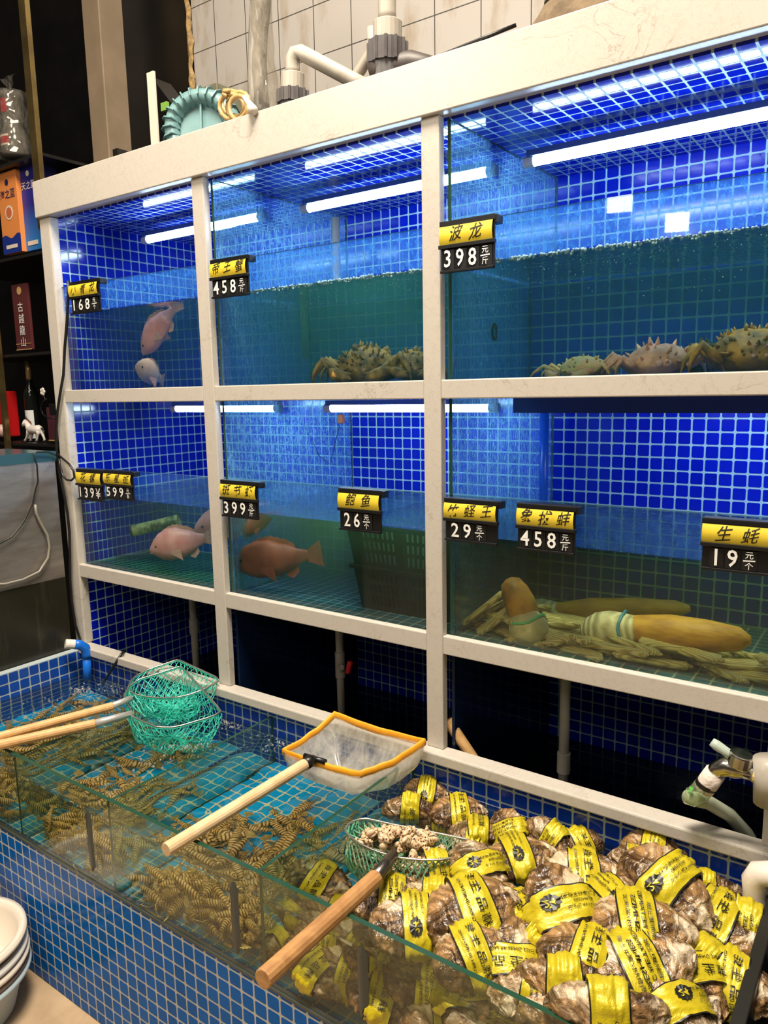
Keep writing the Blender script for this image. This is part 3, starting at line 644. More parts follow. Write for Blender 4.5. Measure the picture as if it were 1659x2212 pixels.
m_chose = glass_mat('clear_hose', (.80, .86, .72), .45, (.72, .80, .55), 120, stretch=(1, 1, 1))
MB().tube([P_(1524, 1696), P_(1512, 1712), P_(1494, 1722), P_(1481, 1718)], [.0185, .019, .0175, .015], 16).build('hose_end', m_chose, t, smooth=True)
MB().tube([P_(1489, 1706), P_(1496, 1709)], .007, 8).build('green_tip', M('bright_green', (.02, .62, .02), .4), t)
tag(MB().tube([P_(1484, 1722, -.04), onY(1530, 1733, .0), onY(1575, 1760, .05), onY(1612, 1800, .09), onY(1640, 1850, .12), onY(1655, 1900, .14)], .0135, 14).build('clear_hose', M('milky_hose', (.44, .48, .36), .3), smooth=True), 'milky clear hose curving from the tap down behind the sill', 'hose')
tag(MB().tube([onY(1640, 1995, -.075), onY(1630, 1950, -.075), onY(1630, 1925, -.075)+V((0, 0, 0)), onY(1631, 1902, -.075), onY(1640, 1888, -.075), onY(1662, 1888, -.075), onY(1740, 1912, -.075)], [.0215, .020, .020, .0225, .0225, .0225, .020], 18).build('elbow_pipe', M('cream_pvc', (.76, .68, .60), .3), smooth=True), 'cream plastic elbow pipe dipping into the trough beside the end panel', 'pipe')
m_wood = M('pale_wood', (.66, .46, .24), .5, col2=(.52, .33, .15), scale=9, stretch=(2, 2, 14), bump=.1)
def wood(name, a, b): return M(name, a, .5, col2=b, scale=30, dist=1.0, stretch=(1, .6, 1), bump=.15, lo=.35, hi=.7)
mw_light = wood('light_wood', (.80, .60, .36), (.66, .46, .24)); mw_tan = wood('tan_wood', (.68, .42, .18), (.54, .30, .11)); mw_red = wood('worn_wood', (.56, .30, .11), (.36, .17, .06))
tag(MB().tube([onY(967, 1556, .04), onY(1040, 1665, .06)], .0135, 14).build('wooden_stick', mw_tan, bevel=.002), 'round wooden stick leaning in the sump beside the stone post', 'stick')
# blue elbow pipe
t = thing('blue_elbow_pipe', 'blue plastic elbow pipe with a white end in the trough corner', 'pipe', onY(187, 1420, -.03))
MB().tube([onY(160, 1392, -.07), onY(172, 1393, -.05), onY(184, 1400, -.035), onY(187, 1412, -.03), onY(188, 1420, -.03)], .0165, 16).tube([onY(187.5, 1418, -.03), onY(189, 1475, -.03)], .0140, 16).build('pipe_length', M('bright_blue_plastic', (.01, .16, .72), .3), t, smooth=True)
MB().tube([onY(141, 1391, -.095), onY(162, 1392, -.068)], .0160, 16).build('white_end', m_white, t, bevel=.002)
Yc = -.012
cord = [(147, 606), (147, 640), (145, 690), (140, 750), (137, 810), (130, 850), (124, 890), (121, 940), (122, 985), (126, 1015), (133, 1045), (140, 1075), (146, 1110), (150, 1150), (151, 1200), (151, 1250), (155, 1300), (163, 1350), (174, 1385)]
loop = [(120, 978), (135, 990), (150, 1003), (159, 1018), (161, 1031), (154, 1038), (143, 1036), (135, 1026), (130, 1008), (127, 990)]
t = thing('power_cable', 'black power cord hanging down the left stone post with a loop', 'cord', onY(130, 1000, Yc))
MB().tube([onY(x, y, Yc) for x, y in cord], .0045, 8).build('cord_run', m_black, t, smooth=True)
MB().tube([onY(x, y, Yc-.008) for x, y in loop], .0035, 8).build('cord_loop', m_black, t, smooth=True)
tag(MB().tube([onY(270, 1405, .03), onY(263, 1411, -.015), onY(245, 1440, -.035), onY(230, 1465, -.05), onZ(220, 1478, .545)], .0042, 8).build('pump_cable', m_black, smooth=True), 'black cord running over the sill into the trough water', 'cord')
# neighbouring steel tank at the left
Xs = -1.425
t = thing('steel_tank', 'stainless steel side of a neighbouring tank with a dark lower half', 'tank', (Xs-.01, -.7, .64))
m_steel = M('brushed_steel', (.42, .38, .34), .42, .8, col2=(.30, .27, .24), scale=5, stretch=(1, 1, 5), bump=.05, bscale=8)
zm = onX(70, 1262, Xs).z
MB().box(Xs-.3, Xs, -1.6, -.03, zm, 1.29).build('steel_panel', m_steel, t)
MB().box(Xs-.3, Xs+.002, -1.6, -.025, 1.29, 1.322).build('top_edge', M('teal_rim', (.03, .09, .11), .2), t)
MB().box(Xs-.3, Xs+.001, -1.6, -.03, .0, zm).build('lower_panel', M('dark_stained_panel', (.022, .020, .013), .25, col2=(.05, .048, .03), scale=7, stretch=(1, 4, .6), lo=.55, hi=.8), t)
Xh = Xs+.012
tag(MB().tube([onX(x, y, Xh) for x, y in ((-25, 1262), (10, 1262), (50, 1252), (85, 1235), (104, 1205), (107, 1180), (102, 1155), (88, 1130), (78, 1108), (76, 1090))], .0042, 8).build('pale_hose', M('pale_hose', (.26, .24, .20), .4), smooth=True), 'thin pale hose curving across the steel panel', 'hose')
tag(MB().tube([onX(x, y, Xh) for x, y in ((125, 985), (105, 977), (80, 976), (72, 982), (80, 1005), (82, 1040), (76, 1060), (70, 1090), (50, 1130), (25, 1160), (-20, 1185))], .0026, 6).build('thin_cable', m_black, smooth=True), 'thin black cable trailing down the steel panel', 'cord')
# ---------------------------------------------------------------- shelves at the left
Ysf = .34
m_brass = M('brass', (.42, .31, .12), .28, .9, col2=(.25, .18, .08), scale=8)
m_shelf = M('dark_shelf', (.012, .011, .010), .3)
def sx(x, y, Y=Ysf): return onY(x, y, Y)
shl = thing('display_shelf', 'tall black display shelf with brass edged uprights left of the tanks', 'shelf', (sx(60, 500).x, Ysf, 0))
XR = sx(70, 200).x
for z_, yl in ((sx(40, 343).z, 0), (sx(40, 552).z, 0), (sx(50, 763).z, 0), (sx(80, 958).z, 0)):
    MB().box(sx(0, 500).x-.5, -1.45 if z_ < 2.0 else XR+.01, Ysf, .66, z_-.012, z_).build('shelf_board', m_shelf, shl)
MB().box(sx(58, 100).x, sx(72, 100).x, Ysf-.02, Ysf, sx(70, 385).z-.2, 3.4).build('upright', m_brass, shl)
xu = sx(14, 850).x
MB().box(xu-.012, xu+.008, Ysf-.025, Ysf-.005, .9, sx(10, 600).z).build('upright', m_brass, shl)
MB().box(-1.475, -1.448, Ysf-.02, .66, .6, sx(85, 380).z).build('side_board', m_shelf, shl)
MB().box(sx(0, 500).x-.5, XR, .645, .66, .0, 3.4).build('back_board', m_dark, shl)
def carton(name, label, x0, x1, yb, yt, Y, dep, mats, deco):
    a = onY(x0, yb, Y); b = onY(x1, yb, Y); z0 = a.z; z1 = onY(x0, yt, Y).z
    t = thing(name, label, 'box', ((a.x+b.x)/2, Y, z0))
    MB().box(a.x, b.x, Y, Y+dep, z0, z1).build('carton', mats, t, bevel=.001)
    deco(t, a.x, b.x, Y-.0008, z0, z1); return t
def wr(t, name, s, x, Y, z, size, mat, vert=False):
    q = MB()
    for i, ch in enumerate(s if vert else [s]): q.text(ch, (x, Y, z-i*size*1.12), (1, 0, 0), (0, 0, 1), size)
    return q.build(name, mat, t)
m_navy = M('navy_ink', (.02, .02, .10), .4); m_cream = M('cream_print', (.80, .70, .58), .4); m_gold = M('gold_print', (.62, .40, .16), .35)
def flat(t, name, mat, x0, x1, Y, z0, z1): return MB().box(x0, x1, Y-.0006, Y, z0, z1).build(name, mat, t)
def d_or(t, x0, x1, Y, z0, z1):
    W = x1-x0; H = z1-z0; c = (x0+x1)/2
    q = MB().grid(lambda u_, v_: V((x0+W*u_, Y-.0004, z0+v_*H*(.21+.025*math.sin(u_*9)))), 14, 2).build('wave_print', M('wave_blue', (.01, .03, .25), .35), t)
    wr(t, 'lettering', '海之蓝', c, Y-.001, z0+H*.72, W*.27, m_navy); flat(t, 'small_label', m_cream, x0+W*.2, x1-W*.2, Y-.001, z0+H*.06, z0+H*.105)
    MB().lathe([(W*.20, 0), (W*.20, .0008)], (c, Y, z0+H*.50), (0, -1, 0), 28).build('round_seal', m_cream, t); MB().lathe([(W*.15, 0), (W*.15, .0012)], (c, Y, z0+H*.50), (0, -1, 0), 28).build('round_seal', M('seal_red', (.62, .15, .06), .4), t)
    q = MB().lathe([(W*.09, 0), (W*.09, .0008)], (c, Y, z0+H*.87), (0, -1, 0), 20).build('emblem', m_navy, t)
def d_bl(t, x0, x1, Y, z0, z1):
    W = x1-x0; H = z1-z0; c = (x0+x1)/2
    wr(t, 'lettering', '天之蓝', c, Y-.001, z0+H*.74, W*.27, m_cream); flat(t, 'small_label', m_cream, x0+W*.2, x1-W*.2, Y-.001, z0+H*.06, z0+H*.11)
    MB().lathe([(W*.09, 0), (W*.09, .0008)], (c, Y, z0+H*.88), (0, -1, 0), 20).build('emblem', m_cream, t); flat(t, 'edge_print', M('pink_edge', (.62, .35, .28), .4), x0, x0+W*.04, Y-.0006, z0, z1)
def d_ma(t, x0, x1, Y, z0, z1):
    W = x1-x0; H = z1-z0; c = (x0+x1)/2
    wr(t, 'lettering', '古越龍山', c, Y-.001, z0+H*.64, W*.36, m_num, True); flat(t, 'gold_line', m_gold, x0+.001, x1-.001, Y-.001, z0+H*.09, z0+H*.098)
    MB().lathe([(W*.14, 0), (W*.14, .0008)], (c, Y, z0+H*.90), (0, -1, 0), 20).build('seal', m_gold, t); flat(t, 'gold_line', m_gold, x0, x1, Y-.001, z0, z0+H*.012)
carton('liquor_box', 'tall orange carton with a blue wave foot on the shelf', 9, 49, 551, 372, Ysf+.03, .028, M('orange_card', (.78, .27, .07), .45), d_or)
bm = NT('blue_card'); zz = bm.n('SeparateXYZ', None, i0=bm.obj()).outputs[2]
m_bcard = bm.surf(bm.pr(Base_Color=bm.mixc(bm.ramp(zz, .03, .18), (.02, .20, .60, 1), (.012, .02, .26, 1)), Roughness=.4))
carton('liquor_box', 'tall dark blue carton beside the orange one', 56, 93, 544, 352, Ysf+.05, .09, m_bcard, d_bl)
carton('liquor_box', 'maroon carton with white vertical lettering on the middle shelf', 37, 70, 757, 614, Ysf+.06, .012, M('maroon_card', (.10, .022, .026), .4), d_ma)
carton('gift_box', 'narrow maroon carton behind the power adapter', 106, 122, 952, 880, Ysf+.02, .06, M('dark_maroon_card', (.08, .018, .03), .4), lambda t, x0, x1, Y, z0, z1: flat(t, 'gold_line', m_gold, x0, x1, Y, z0, z0+.004))
# wine bottle
a_ = onY(76, 955, Ysf+.09); zt = onY(70, 780, Ysf+.09).z; H = zt-a_.z; rb = .030
t = thing('wine_bottle', 'dark wine bottle with a gold capsule and white label', 'bottle', a_)
MB().lathe([(rb*.9, 0), (rb, .006), (rb, H*.58), (rb*.85, H*.64), (rb*.42, H*.72), (rb*.38, H*.98), (rb*.38, H)], a_, n=28).build('glass_body', M('dark_bottle_glass', (.006, .007, .006), .06), t, smooth=True)
MB().lathe([(rb*.42, H*.78), (rb*.42, H*1.005), (rb*.2, H*1.006)], a_, n=24).build('capsule', M('gold_capsule', (.52, .36, .16), .35, .6), t, smooth=True)
def lab(r0, th0, th1, z0, z1): return lambda u_, v_: a_+V((math.sin(th0+(th1-th0)*u_)*r0, -math.cos(th0+(th1-th0)*u_)*r0, z0+(z1-z0)*v_))
lb = MB().grid(lab(rb+.0006, -1.0, 1.2, H*.05, H*.40), 16, 2).build('paper_label', M('label_paper', (.66, .68, .68), .5), t, smooth=True)
for th, k in ((-.35, M('label_teal', (.03, .06, .07), .5)), (.35, M('label_rust', (.20, .06, .03), .5))):
    MB().grid(lambda u_, v_, th=th: lab(rb+.0012, th-.45, th+.45, H*.14, H*.33)(u_, v_*(.6+.4*(u_ if th < 0 else 1-u_)) if 1 else 0), 8, 2).build('label_print', k, lb, smooth=True)
# little horse
def horse():
    B_ = Ysf+.03; s0 = onY(72, 955, B_); k = (onY(48, 955, B_)-onY(97, 955, B_)).length/49
    P3 = lambda x, y, dy=0: onY(x, y, B_)+V((0, dy, 0))
    t = thing('horse_figurine', 'small white horse figurine standing before the wine bottle', 'figurine', s0)
    q = MB(); r = 5.2*k
    q.tube([P3(63, 926), P3(68, 928), P3(76, 928), P3(84, 928), P3(88, 927)], [r*.7, r*1.05, r*.95, r*1.05, r*.6], 12)
    q.tube([P3(65, 927), P3(61, 920), P3(57, 914), P3(54, 912)], [r*.9, r*.7, r*.55, r*.5], 10)
    q.tube([P3(56, 911), P3(52, 916), P3(49.5, 920)], [r*.62, r*.5, r*.34], 10)
    for x0, x1, x2, dy in ((65, 61, 58, -.006), (67, 65, 64, .006), (86, 84, 83, -.006), (87, 91, 94, .006)):
        q.tube([P3(x0, 930, dy), P3((x0+x1)/2, 937, dy), P3(x1, 943, dy), P3(x2, 950, dy), P3(x2-1.5, 951.5, dy)], [r*.55, r*.4, r*.28, r*.24, r*.3], 8)
    q.tube([P3(54.5, 910), P3(54, 906)], [r*.25, r*.05], 6)
    q.build('body', M('white_porcelain', (.76, .70, .66), .25), t, smooth=True)
    MB().tube([P3(89, 925), P3(93, 926), P3(95, 930)], [r*.2, r*.3, r*.05], 6).build('tail', m_black, t, smooth=True)
horse()
a_ = onY(105, 883, .26); t = thing('power_adapter', 'black power adapter with a looped lead beside the stone post', 'adapter', a_)
MB().box(a_.x-.016, -1.447, .27, .322, a_.z-.026, a_.z+.02).build('adapter_case', m_black, t, bevel=.003)
MB().tube([onY(x, y, .25) for x, y in ((101, 862), (92, 868), (88, 882), (93, 895), (104, 903), (118, 904))], .003, 6).build('lead', m_black, t, smooth=True)
a_ = onY(92, 846, .27); t = thing('white_flower', 'small white artificial flower at the dark side board', 'flower', a_)
q = MB()
for k in range(5): an = k*1.257; q.ball(a_+V((math.cos(an)*.009, 0, math.sin(an)*.009)), (.010, .004, .008), 10, 6)
q.build('petals', m_white, t, smooth=True); MB().tube([a_, a_+V((.012, 0, -.03))], .002, 6).build('stem', m_black, t)
a_ = onY(-4, 900, Ysf+.03); t = thing('red_gift_bag', 'red packet with white dots at the edge of the lower shelf', 'packet', a_)
MB().box(a_.x-.08, onY(9, 900, Ysf+.03).x, Ysf+.03, Ysf+.1, onY(0, 945, Ysf).z, onY(0, 845, Ysf).z).build('packet', M('red_packet', (.50, .01, .012), .35), t, bevel=.006)
tag(MB().ball(onY(2, 930, Ysf-.01), (.03, .02, .026), 16, 10, warp=lambda d: 1+.25*noise.noise(d*4)).build('pink_ornament', M('pink_white', (.66, .42, .38), .5, col2=(.75, .68, .62), scale=30), smooth=True), 'crumpled pink and white ornament beside the red packet', 'ornament')
# bottles in a clear bag
a_ = onY(36, 341, Ysf+.1); Hb = onY(36, 190, Ysf+.1).z-a_.z
t = thing('clear_jug', 'glass liquor jug with red labels standing on the top shelf', 'bottle', a_)
MB().lathe([(.05, 0), (.056, .01), (.056, Hb*.30), (.035, Hb*.48), (.045, Hb*.55), (.045, Hb*.86), (.05, Hb*.88), (.05, Hb*.95), (.03, Hb*.97)], a_, n=28).build('glass_body', M('grey_bottle_glass', (.16, .15, .13), .1), t, smooth=True)
for z0, z1, mt, r_ in ((.14, .30, m_cream, .0568), (.17, .27, M('red_label', (.45, .03, .04), .5), .0574), (.64, .84, M('red_label', (.45, .03, .04), .5), .0458)):
    MB().grid(lambda u_, v_: a_+V((math.sin(-.9+1.5*u_)*r_, -math.cos(-.9+1.5*u_)*r_, Hb*(z0+(z1-z0)*v_))), 10, 2).build('paper_label', mt, t, smooth=True)
t = thing('plastic_bag', 'crinkled clear plastic bag tied over the liquor jug', 'bag', a_)
def bg(u_, v_):
    th = 2*math.pi*u_; r_ = .072+.010*noise.noise(V((math.cos(th)*2, math.sin(th)*2, v_*6)))+.004*noise.noise(V((math.cos(th)*7, math.sin(th)*7, v_*15)))
    r_ *= (1.15-.22*v_) if v_ < .93 else (1.15-.22*v_)*(1-(v_-.93)/.07*.85); return a_+V((math.cos(th)*r_, math.sin(th)*r_, .002+Hb*1.02*v_))
m_film = glass_mat('clear_film', (.86, .84, .80), .30, (.6, .58, .52), 60, gain=.5, lo=.45, hi=.6, stretch=(1, 1, .3))
MB().grid(bg, 40, 40, cu=True).build('bag_wall', m_film, t, smooth=True)
q = MB()
for dx in (-.028, .012): q.grid(lambda u_, v_, dx=dx: a_+V((dx*v_*1.2+(u_-.5)*.05*(.3+v_), .012*noise.noise(V((u_*3, v_*3, dx*50))), Hb*1.02+.055*v_)), 8, 8)
q.build('bag_ears', m_film, t, smooth=True)
# ---------------------------------------------------------------- things on top of the rack
ZT = 2.1725
tag(MB().box(-1.443, 1.15, .03, .60, 2.0755, 2.09).build('rack_lid', m_dark), 'dark board closing the top of the tank rack', 'board')
Yb = .13
cb = onY(432, 272, Yb); m_blow = M('teal_cast_metal', (.15, .29, .30), .45, col2=(.11, .22, .23), scale=9)
rB = 86*(cb-CP).dot(FW)/FPX; axb = V((.50, -.85, .10)).normalized()
t = thing('air_blower', 'round pale teal ribbed air blower on top of the rack', 'air blower', cb)
MB().lathe([(rB*.2, -.09), (rB*.93, -.09), (rB, -.06), (rB, -.02), (rB*.90, .004), (rB*.72, .010), (rB*.60, -.004), (rB*.57, -.018), (rB*.52, -.02), (rB*.05, -.02)], cb, axb, 48).build('casing', m_blow, t, smooth=True)
ub = axb.cross(V((0, 0, 1))).normalized(); vb = ub.cross(axb)
if vb.z < 0: vb = -vb
for k in range(24):
    an = 2*math.pi*k/24; d_ = ub*math.cos(an)+vb*math.sin(an); tn = axb.cross(d_)
    pf = [cb+d_*rB*1.03+axb*-.07, cb+d_*rB*1.04+axb*-.01, cb+d_*rB*.92+axb*.012, cb+d_*rB*.72+axb*.018, cb+d_*rB*.55+axb*-.012, cb+d_*rB*.6+axb*-.03]
    MB().prism([p-tn*.0016 for p in pf], tn*.0032).build('rib', m_blow, t)
MB().prism([cb+ub*s*.0025+vb*h+axb*-.02 for s, h in ((-1, -rB*.5), (1, -rB*.5), (1, rB*.75), (-1, rB*.75))], axb*.012).build('mould_line', m_blow, t)
bx = onY(468, 176, .36); t = thing('control_box', 'square green grey metal box behind the air blower', 'metal box', bx)
MB().box(bx.x-.15, bx.x, .36, .48, ZT-.1, bx.z).build('case', M('green_grey_metal', (.16, .16, .11), .5, col2=(.12, .11, .07), scale=9), t, bevel=.004)
MB().box(bx.x-.135, bx.x-.03, .358, .36, ZT-.1, bx.z-.02).build('dark_opening', m_dark, t)
m_tub = M('amber_tubing', (.50, .34, .14), .35, col2=(.38, .25, .10), scale=20)
t = thing('tubing_coil', 'coil of yellowed plastic tubing with a white end cap on the rack edge', 'tubing', onY(520, 230, .04))
pts = []
for k in range(60):
    an = k*.42; rj = 1+.22*math.sin(k*.37); pts.append(onY(512+(24*math.cos(an)+9*math.sin(k*.19))*rj, 229+27*math.sin(an)*rj, .04+.0011*k))
MB().tube(pts, .0060, 8).build('coil', m_tub, t, smooth=True)
MB().tube([onY(490, 208, .06), onY(482, 203, .06), onY(484, 196, .06), onY(496, 196, .06)], .0055, 8).build('bent_end', m_tub, t, smooth=True)
MB().tube([onY(528, 210, .02), onY(540, 226, .0), onY(547, 238, -.025)], [.006, .008, .012], 12).build('end_cap', m_white, t, smooth=True)
Yp = .33
t = thing('wrapped_hose', 'thick grey hose wrapped in wrinkled plastic rising from the rack', 'hose', onY(565, 235, Yp))
MB().tube([onY(x, y, Yp) for x, y in ((560, 260), (557, 200), (556, 140), (557, 80), (562, 20), (566, -60))], [.036, .030, .028, .028, .030, .032], 20).build('hose_core', M('grey_wrapping', (.34, .31, .27), .4, col2=(.16, .14, .12), scale=26, stretch=(1, 1, .35), bump=.6), t, smooth=True)
def wf(u_, v_):
    c_ = onY(566-4*v_+14*(1-v_)**2, 260-330*v_, Yp); r_ = .043-.012*math.sin(v_*2.4)+.006*noise.noise(V((u_*9, v_*9, 2))); an = 2*math.pi*u_
    return c_+V((math.cos(an)*r_, math.sin(an)*r_, 0))
MB().grid(wf, 36, 40, cu=True).build('plastic_sleeve', m_film, t, smooth=True)
m_gpvc = M('grey_pvc', (.12, .115, .12), .4, col2=(.08, .07, .07), scale=18)
def union(label, base, pts, top_r, nut_r, x, ys, Y):
    t = thing('pipe_union', label, 'pipe', onY(x, ys[3], Y))
    z = lambda y: onY(x, y, Y); 
    MB().tube([z(ys[3]+40), z(ys[2])], nut_r*.9, 20).build('stub', m_gpvc, t)
    nb = MB().tube([z(ys[3]), z(ys[2])], nut_r, 20); c_ = z(ys[3])
    for k in range(12):
        an = k*math.pi/6; o_ = V((math.cos(an)*nut_r, math.sin(an)*nut_r, 0)); nb.tube([z(ys[3])+o_, z(ys[2])+o_], nut_r*.1, 6)
    nb.build('union_nut', m_gpvc, t)
    MB().tube([z(ys[2]), z(ys[1])], top_r, 20).build('coupling', m_pvc, t, bevel=.002)
    MB().tube([z(ys[1])]+[onY(a, b, Y+dy) for a, b, dy in pts], [top_r*.62]*(len(pts)+1), 16).build('pipe_length', m_pvc, t, smooth=True)
union('white pipe with a grey union nut and a sloping arm on the rack', 0, [(632, 150, 0), (632, 128, 0), (637, 116, 0), (650, 113, 0.01), (664, 121, .01), (700, 140, .03), (760, 172, .06), (800, 192, .08)], .030, .038, 632, (130, 160, 197, 225), .12)
union('tall white pipe with a larger grey union nut on the rack', 0, [(836, 30, 0), (836, -20, 0), (836, -60, 0)], .034, .044, 837, (40, 48, 92, 140), .12)
tag(MB().tube([onY(805, 60, .2), onY(806, 105, .2), onY(780, 150, .2), onY(730, 220, .2)], .014, 12).build('grey_pipe', M('dull_pvc', (.36, .32, .27), .45), smooth=True), 'dull grey pipe slanting behind the larger union nut', 'pipe')
tag(MB().tube([onY(800, 165, .1), onY(840, 150, .12), onY(890, 140, .14), onY(960, 150, .15)], [.03, .034, .03, .02], 14).build('dark_hose', M('dark_brown_rubber', (.05, .04, .035), .5), smooth=True), 'dark brown hose lying under the larger union nut', 'hose')
def sack(u_, v_):
    an = math.pi*v_; x = onY(1105+330*u_, 60, .16).x; k = math.sin(math.pi*min(1, u_*.9+.05))**.6; n_ = 1+.2*noise.noise(V((u_*6, v_*4, 0)))
    return V((x, .16-.10*math.cos(an)*k, ZT-.07+(.215*k*math.sin(an)*n_)))
tag(MB().grid(sack, 40, 16).build('burlap_sack', M('brown_sacking', (.17, .12, .07), .9, col2=(.10, .07, .04), scale=30, bump=.6), smooth=True), 'brown sacking bundle on top of the rack', 'sack')
t = thing('plastic_jar', 'white plastic jar bottom resting on the brown sacking', 'jar', onY(1218, 14, .16))
MB().tube([onY(1216, 24, .16), onY(1218, 5, .16), onY(1220, -60, .16)], [.030, .037, .037], 20).build('jar_body', m_pvc, t, smooth=True)
MB().tube([onY(1218, 8, .16), onY(1219, -2, .16)], .040, 20).build('jar_ring', m_gpvc, t)
tag(MB().tube([onY(895, 142, .03), onY(960, 117, .03), onY(1040, 84, .04), onY(1115, 54, .06)], .004, 8).build('black_strap', m_black, smooth=True), 'thin black cable lying along the rack behind the header', 'cord')
Yq = .05
a_ = onY(316, 158, Yq); b_ = onY(331, 158, Yq); t = thing('switch_box', 'narrow white plate with a black open box behind it on the rack', 'switch box', (a_.x, Yq, ZT))
MB().box(a_.x, b_.x, Yq, Yq+.008, ZT-.02, a_.z).build('white_plate', M('cream_plate', (.60, .55, .46), .5), t, bevel=.001)
MB().prism([onY(326, 165, .30), onY(372, 225, .30), onY(364, 235, .30), onY(326, 190, .30)], (0, .08, 0)).build('black_lid', m_dark, t)
MB().box(b_.x, b_.x+.05, Yq+.20, Yq+.25, ZT-.05, onY(345, 215, Yq).z).build('inner_block', M('grey_block', (.10, .09, .07), .5), t, bevel=.003)
MB().box(onY(350, 230, .245).x, onY(363, 230, .245).x, .24, .25, onY(355, 240, .245).z, onY(355, 222, .245).z).build('green_terminal', M('green_terminal', (.18, .36, .06), .4), t)
# ---------------------------------------------------------------- basins at the front wall
m_bas = M('cream_basin', (.74, .66, .56), .35); m_bas2 = M('pale_blue_basin', (.42, .52, .56), .35); m_bas3 = M('brown_basin', (.20, .13, .09), .35)
BC = onZ(-98, 2040, .20)
def basin(z, R_, H, mat, label, hol=True):
    t = thing('wash_basin', label, 'basin', (BC.x, BC.y, z), 'stack of washing basins by the trough')
    MB().lathe([(R_*.70, 0), (R_*.76, .006), (R_*.93, H*.9), (R_*.95, H), (R_*1.04, H), (R_*1.05, H-.006), (R_*1.03, H-.012), (R_*1.04, H+.004), (R_*.935, H+.004), (R_*.90, H*.88), (R_*.73, .010), (R_*.68, .006), (.001, .006)], (BC.x, BC.y, z), n=56).build('bowl', mat, t, smooth=True)
    MB().lathe([(R_*.72, 0), (R_*.72, .006)], (BC.x, BC.y, z-.003), n=40).build('foot_ring', mat, t)
basin(.003, .155, .118, m_bas2, 'pale blue plastic basin at the bottom of the stack')
basin(.042, .152, .095, m_bas3, 'brown basin just above the pale blue one')
basin(.060, .154, .095, m_bas, 'pale basin second from the top of the stack, above the brown one')
basin(.078, .152, .098, M('white_basin', (.66, .66, .62), .35), 'greyish white basin under the topmost basin')
basin(.110, .152, .100, m_bas, 'cream basin on top of the stack')

# ---------------------------------------------------------------- nets
def resample(P, n, closed=True):
    P = [V(p) for p in P]; Q = P+[P[0]] if closed else P; L = [0]
    for a, b in zip(Q, Q[1:]): L.append(L[-1]+(b-a).length)
    out = []; j = 0
    for i in range(n):
        s = L[-1]*i/(n if closed else n-1)
        while j < len(L)-2 and L[j+1] < s: j += 1
        out.append(Q[j].lerp(Q[j+1], (s-L[j])/max(1e-9, L[j+1]-L[j])))
    return out
def net_bag(ring, depth, nu, nv, r, mat, parent, shift=(0, 0, 0), wob=.012, seed=0, flat_=.55, name='net_bag'):
    pts = resample(ring, nu*2); c = sum(pts, V())/len(pts); q = MB()
    def node(i, j):
        p = pts[i % (2*nu)]; v_ = j/nv; s = math.cos(v_*math.pi/2)**flat_ if v_ < 1 else 0
        w_ = p-c; n_ = noise.noise(V((w_.x*26+seed, w_.y*26, v_*4)))
        return c + w_*s*(1+.10*n_) + V(shift)*v_ + V((0, 0, -depth*math.sin(v_*math.pi/2)*(1+.2*n_))) + V((n_, noise.noise(V((w_.x*30, seed+5, v_*6))), 0))*wob*v_
    for j in range(nv):
        for i in range(nu):
            a = node(2*i+(j % 2), j)
            for d_ in (-1, 1):
                b = node(2*i+(j % 2)+d_, j+1); mid = a.lerp(b, .5)+V((0, 0, -.0012))
                q.tube([a, mid, b], r, 3, cap=False)
    return q.build(name, mat, parent)
m_wire = M('net_wire', (.66, .64, .58), .25, .9); m_tealn = M('teal_netting', (.03, .52, .40), .5); m_alu = M('ferrule', (.55, .55, .53), .35, .45)
def zl(px, z_at): return [onZ(x, y, z) for (x, y), z in zip(px, z_at)]
h2 = [(276, 1488), (280, 1475), (290, 1462), (318, 1447), (350, 1436), (381, 1425), (386, 1425), (430, 1445), (471, 1464), (472, 1470), (443, 1488), (410, 1500), (386, 1506), (346, 1508), (310, 1504), (285, 1497)]
z2 = [.648, .652, .657, .664, .672, .682, .684, .684, .680, .676, .668, .66, .655, .648, .642, .644]
h1 = [(282, 1531), (270, 1513), (268, 1501), (279, 1482), (300, 1467), (328, 1459), (360, 1449), (386, 1440), (395, 1443), (420, 1470), (448, 1502), (476, 1533), (478, 1539), (450, 1550), (416, 1560), (378, 1571), (340, 1571), (310, 1559), (285, 1547)]
z1_ = [.648, .652, .656, .662, .670, .678, .685, .690, .690, .678, .664, .652, .648, .644, .640, .636, .636, .640, .645]
def hand_net(label, hoop, zs, handle, fer, r_w, mat_w, mesh, grp, hz):
    ring = resample(zl(hoop, zs), 40); t = thing('hand_net', label, 'fishing net', ring[0], grp)
    MB().tube(ring, .0024, 8, closed=True).build('wire_hoop', m_wire, t, smooth=True)
    H_ = [onZ(x, y, z) for (x, y), z in zip(handle, hz)]
    MB().tube([H_[0], H_[1]], r_w, 14).build('handle', mat_w, t, bevel=.002)
    MB().tube([H_[1]-(H_[1]-H_[0]).normalized()*.004, H_[2]], [r_w*.85, r_w*.7], 14).build('ferrule', fer, t, smooth=True)
    return t, ring
t, ring = hand_net('green hand net lying behind, its hoop resting on the stone sill', h2, z2, [(-60, 1607), (244, 1525), (284, 1508)], m_alu, .0115, mw_tan, None, 'green hand nets with wooden handles', (.652, .664, .666))
net_bag(ring, .07, 34, 9, .0011, m_tealn, t, (.02, -.05, 0), .02, 3)
MB().tube(resample([p-V((0, 0, .004)) for p in ring], 40), .0022, 5, closed=True).build('hem_cord', m_tealn, t)
t, ring = hand_net('green hand net in front with its bag hanging into the prawn water', h1, z1_, [(-60, 1622), (206, 1563), (285, 1541)], m_alu, .0125, mw_tan, None, 'green hand nets with wooden handles', (.640, .646, .646))
net_bag(ring, .11, 44, 14, .0010, m_tealn, t, (.02, -.02, 0), .014, 1)
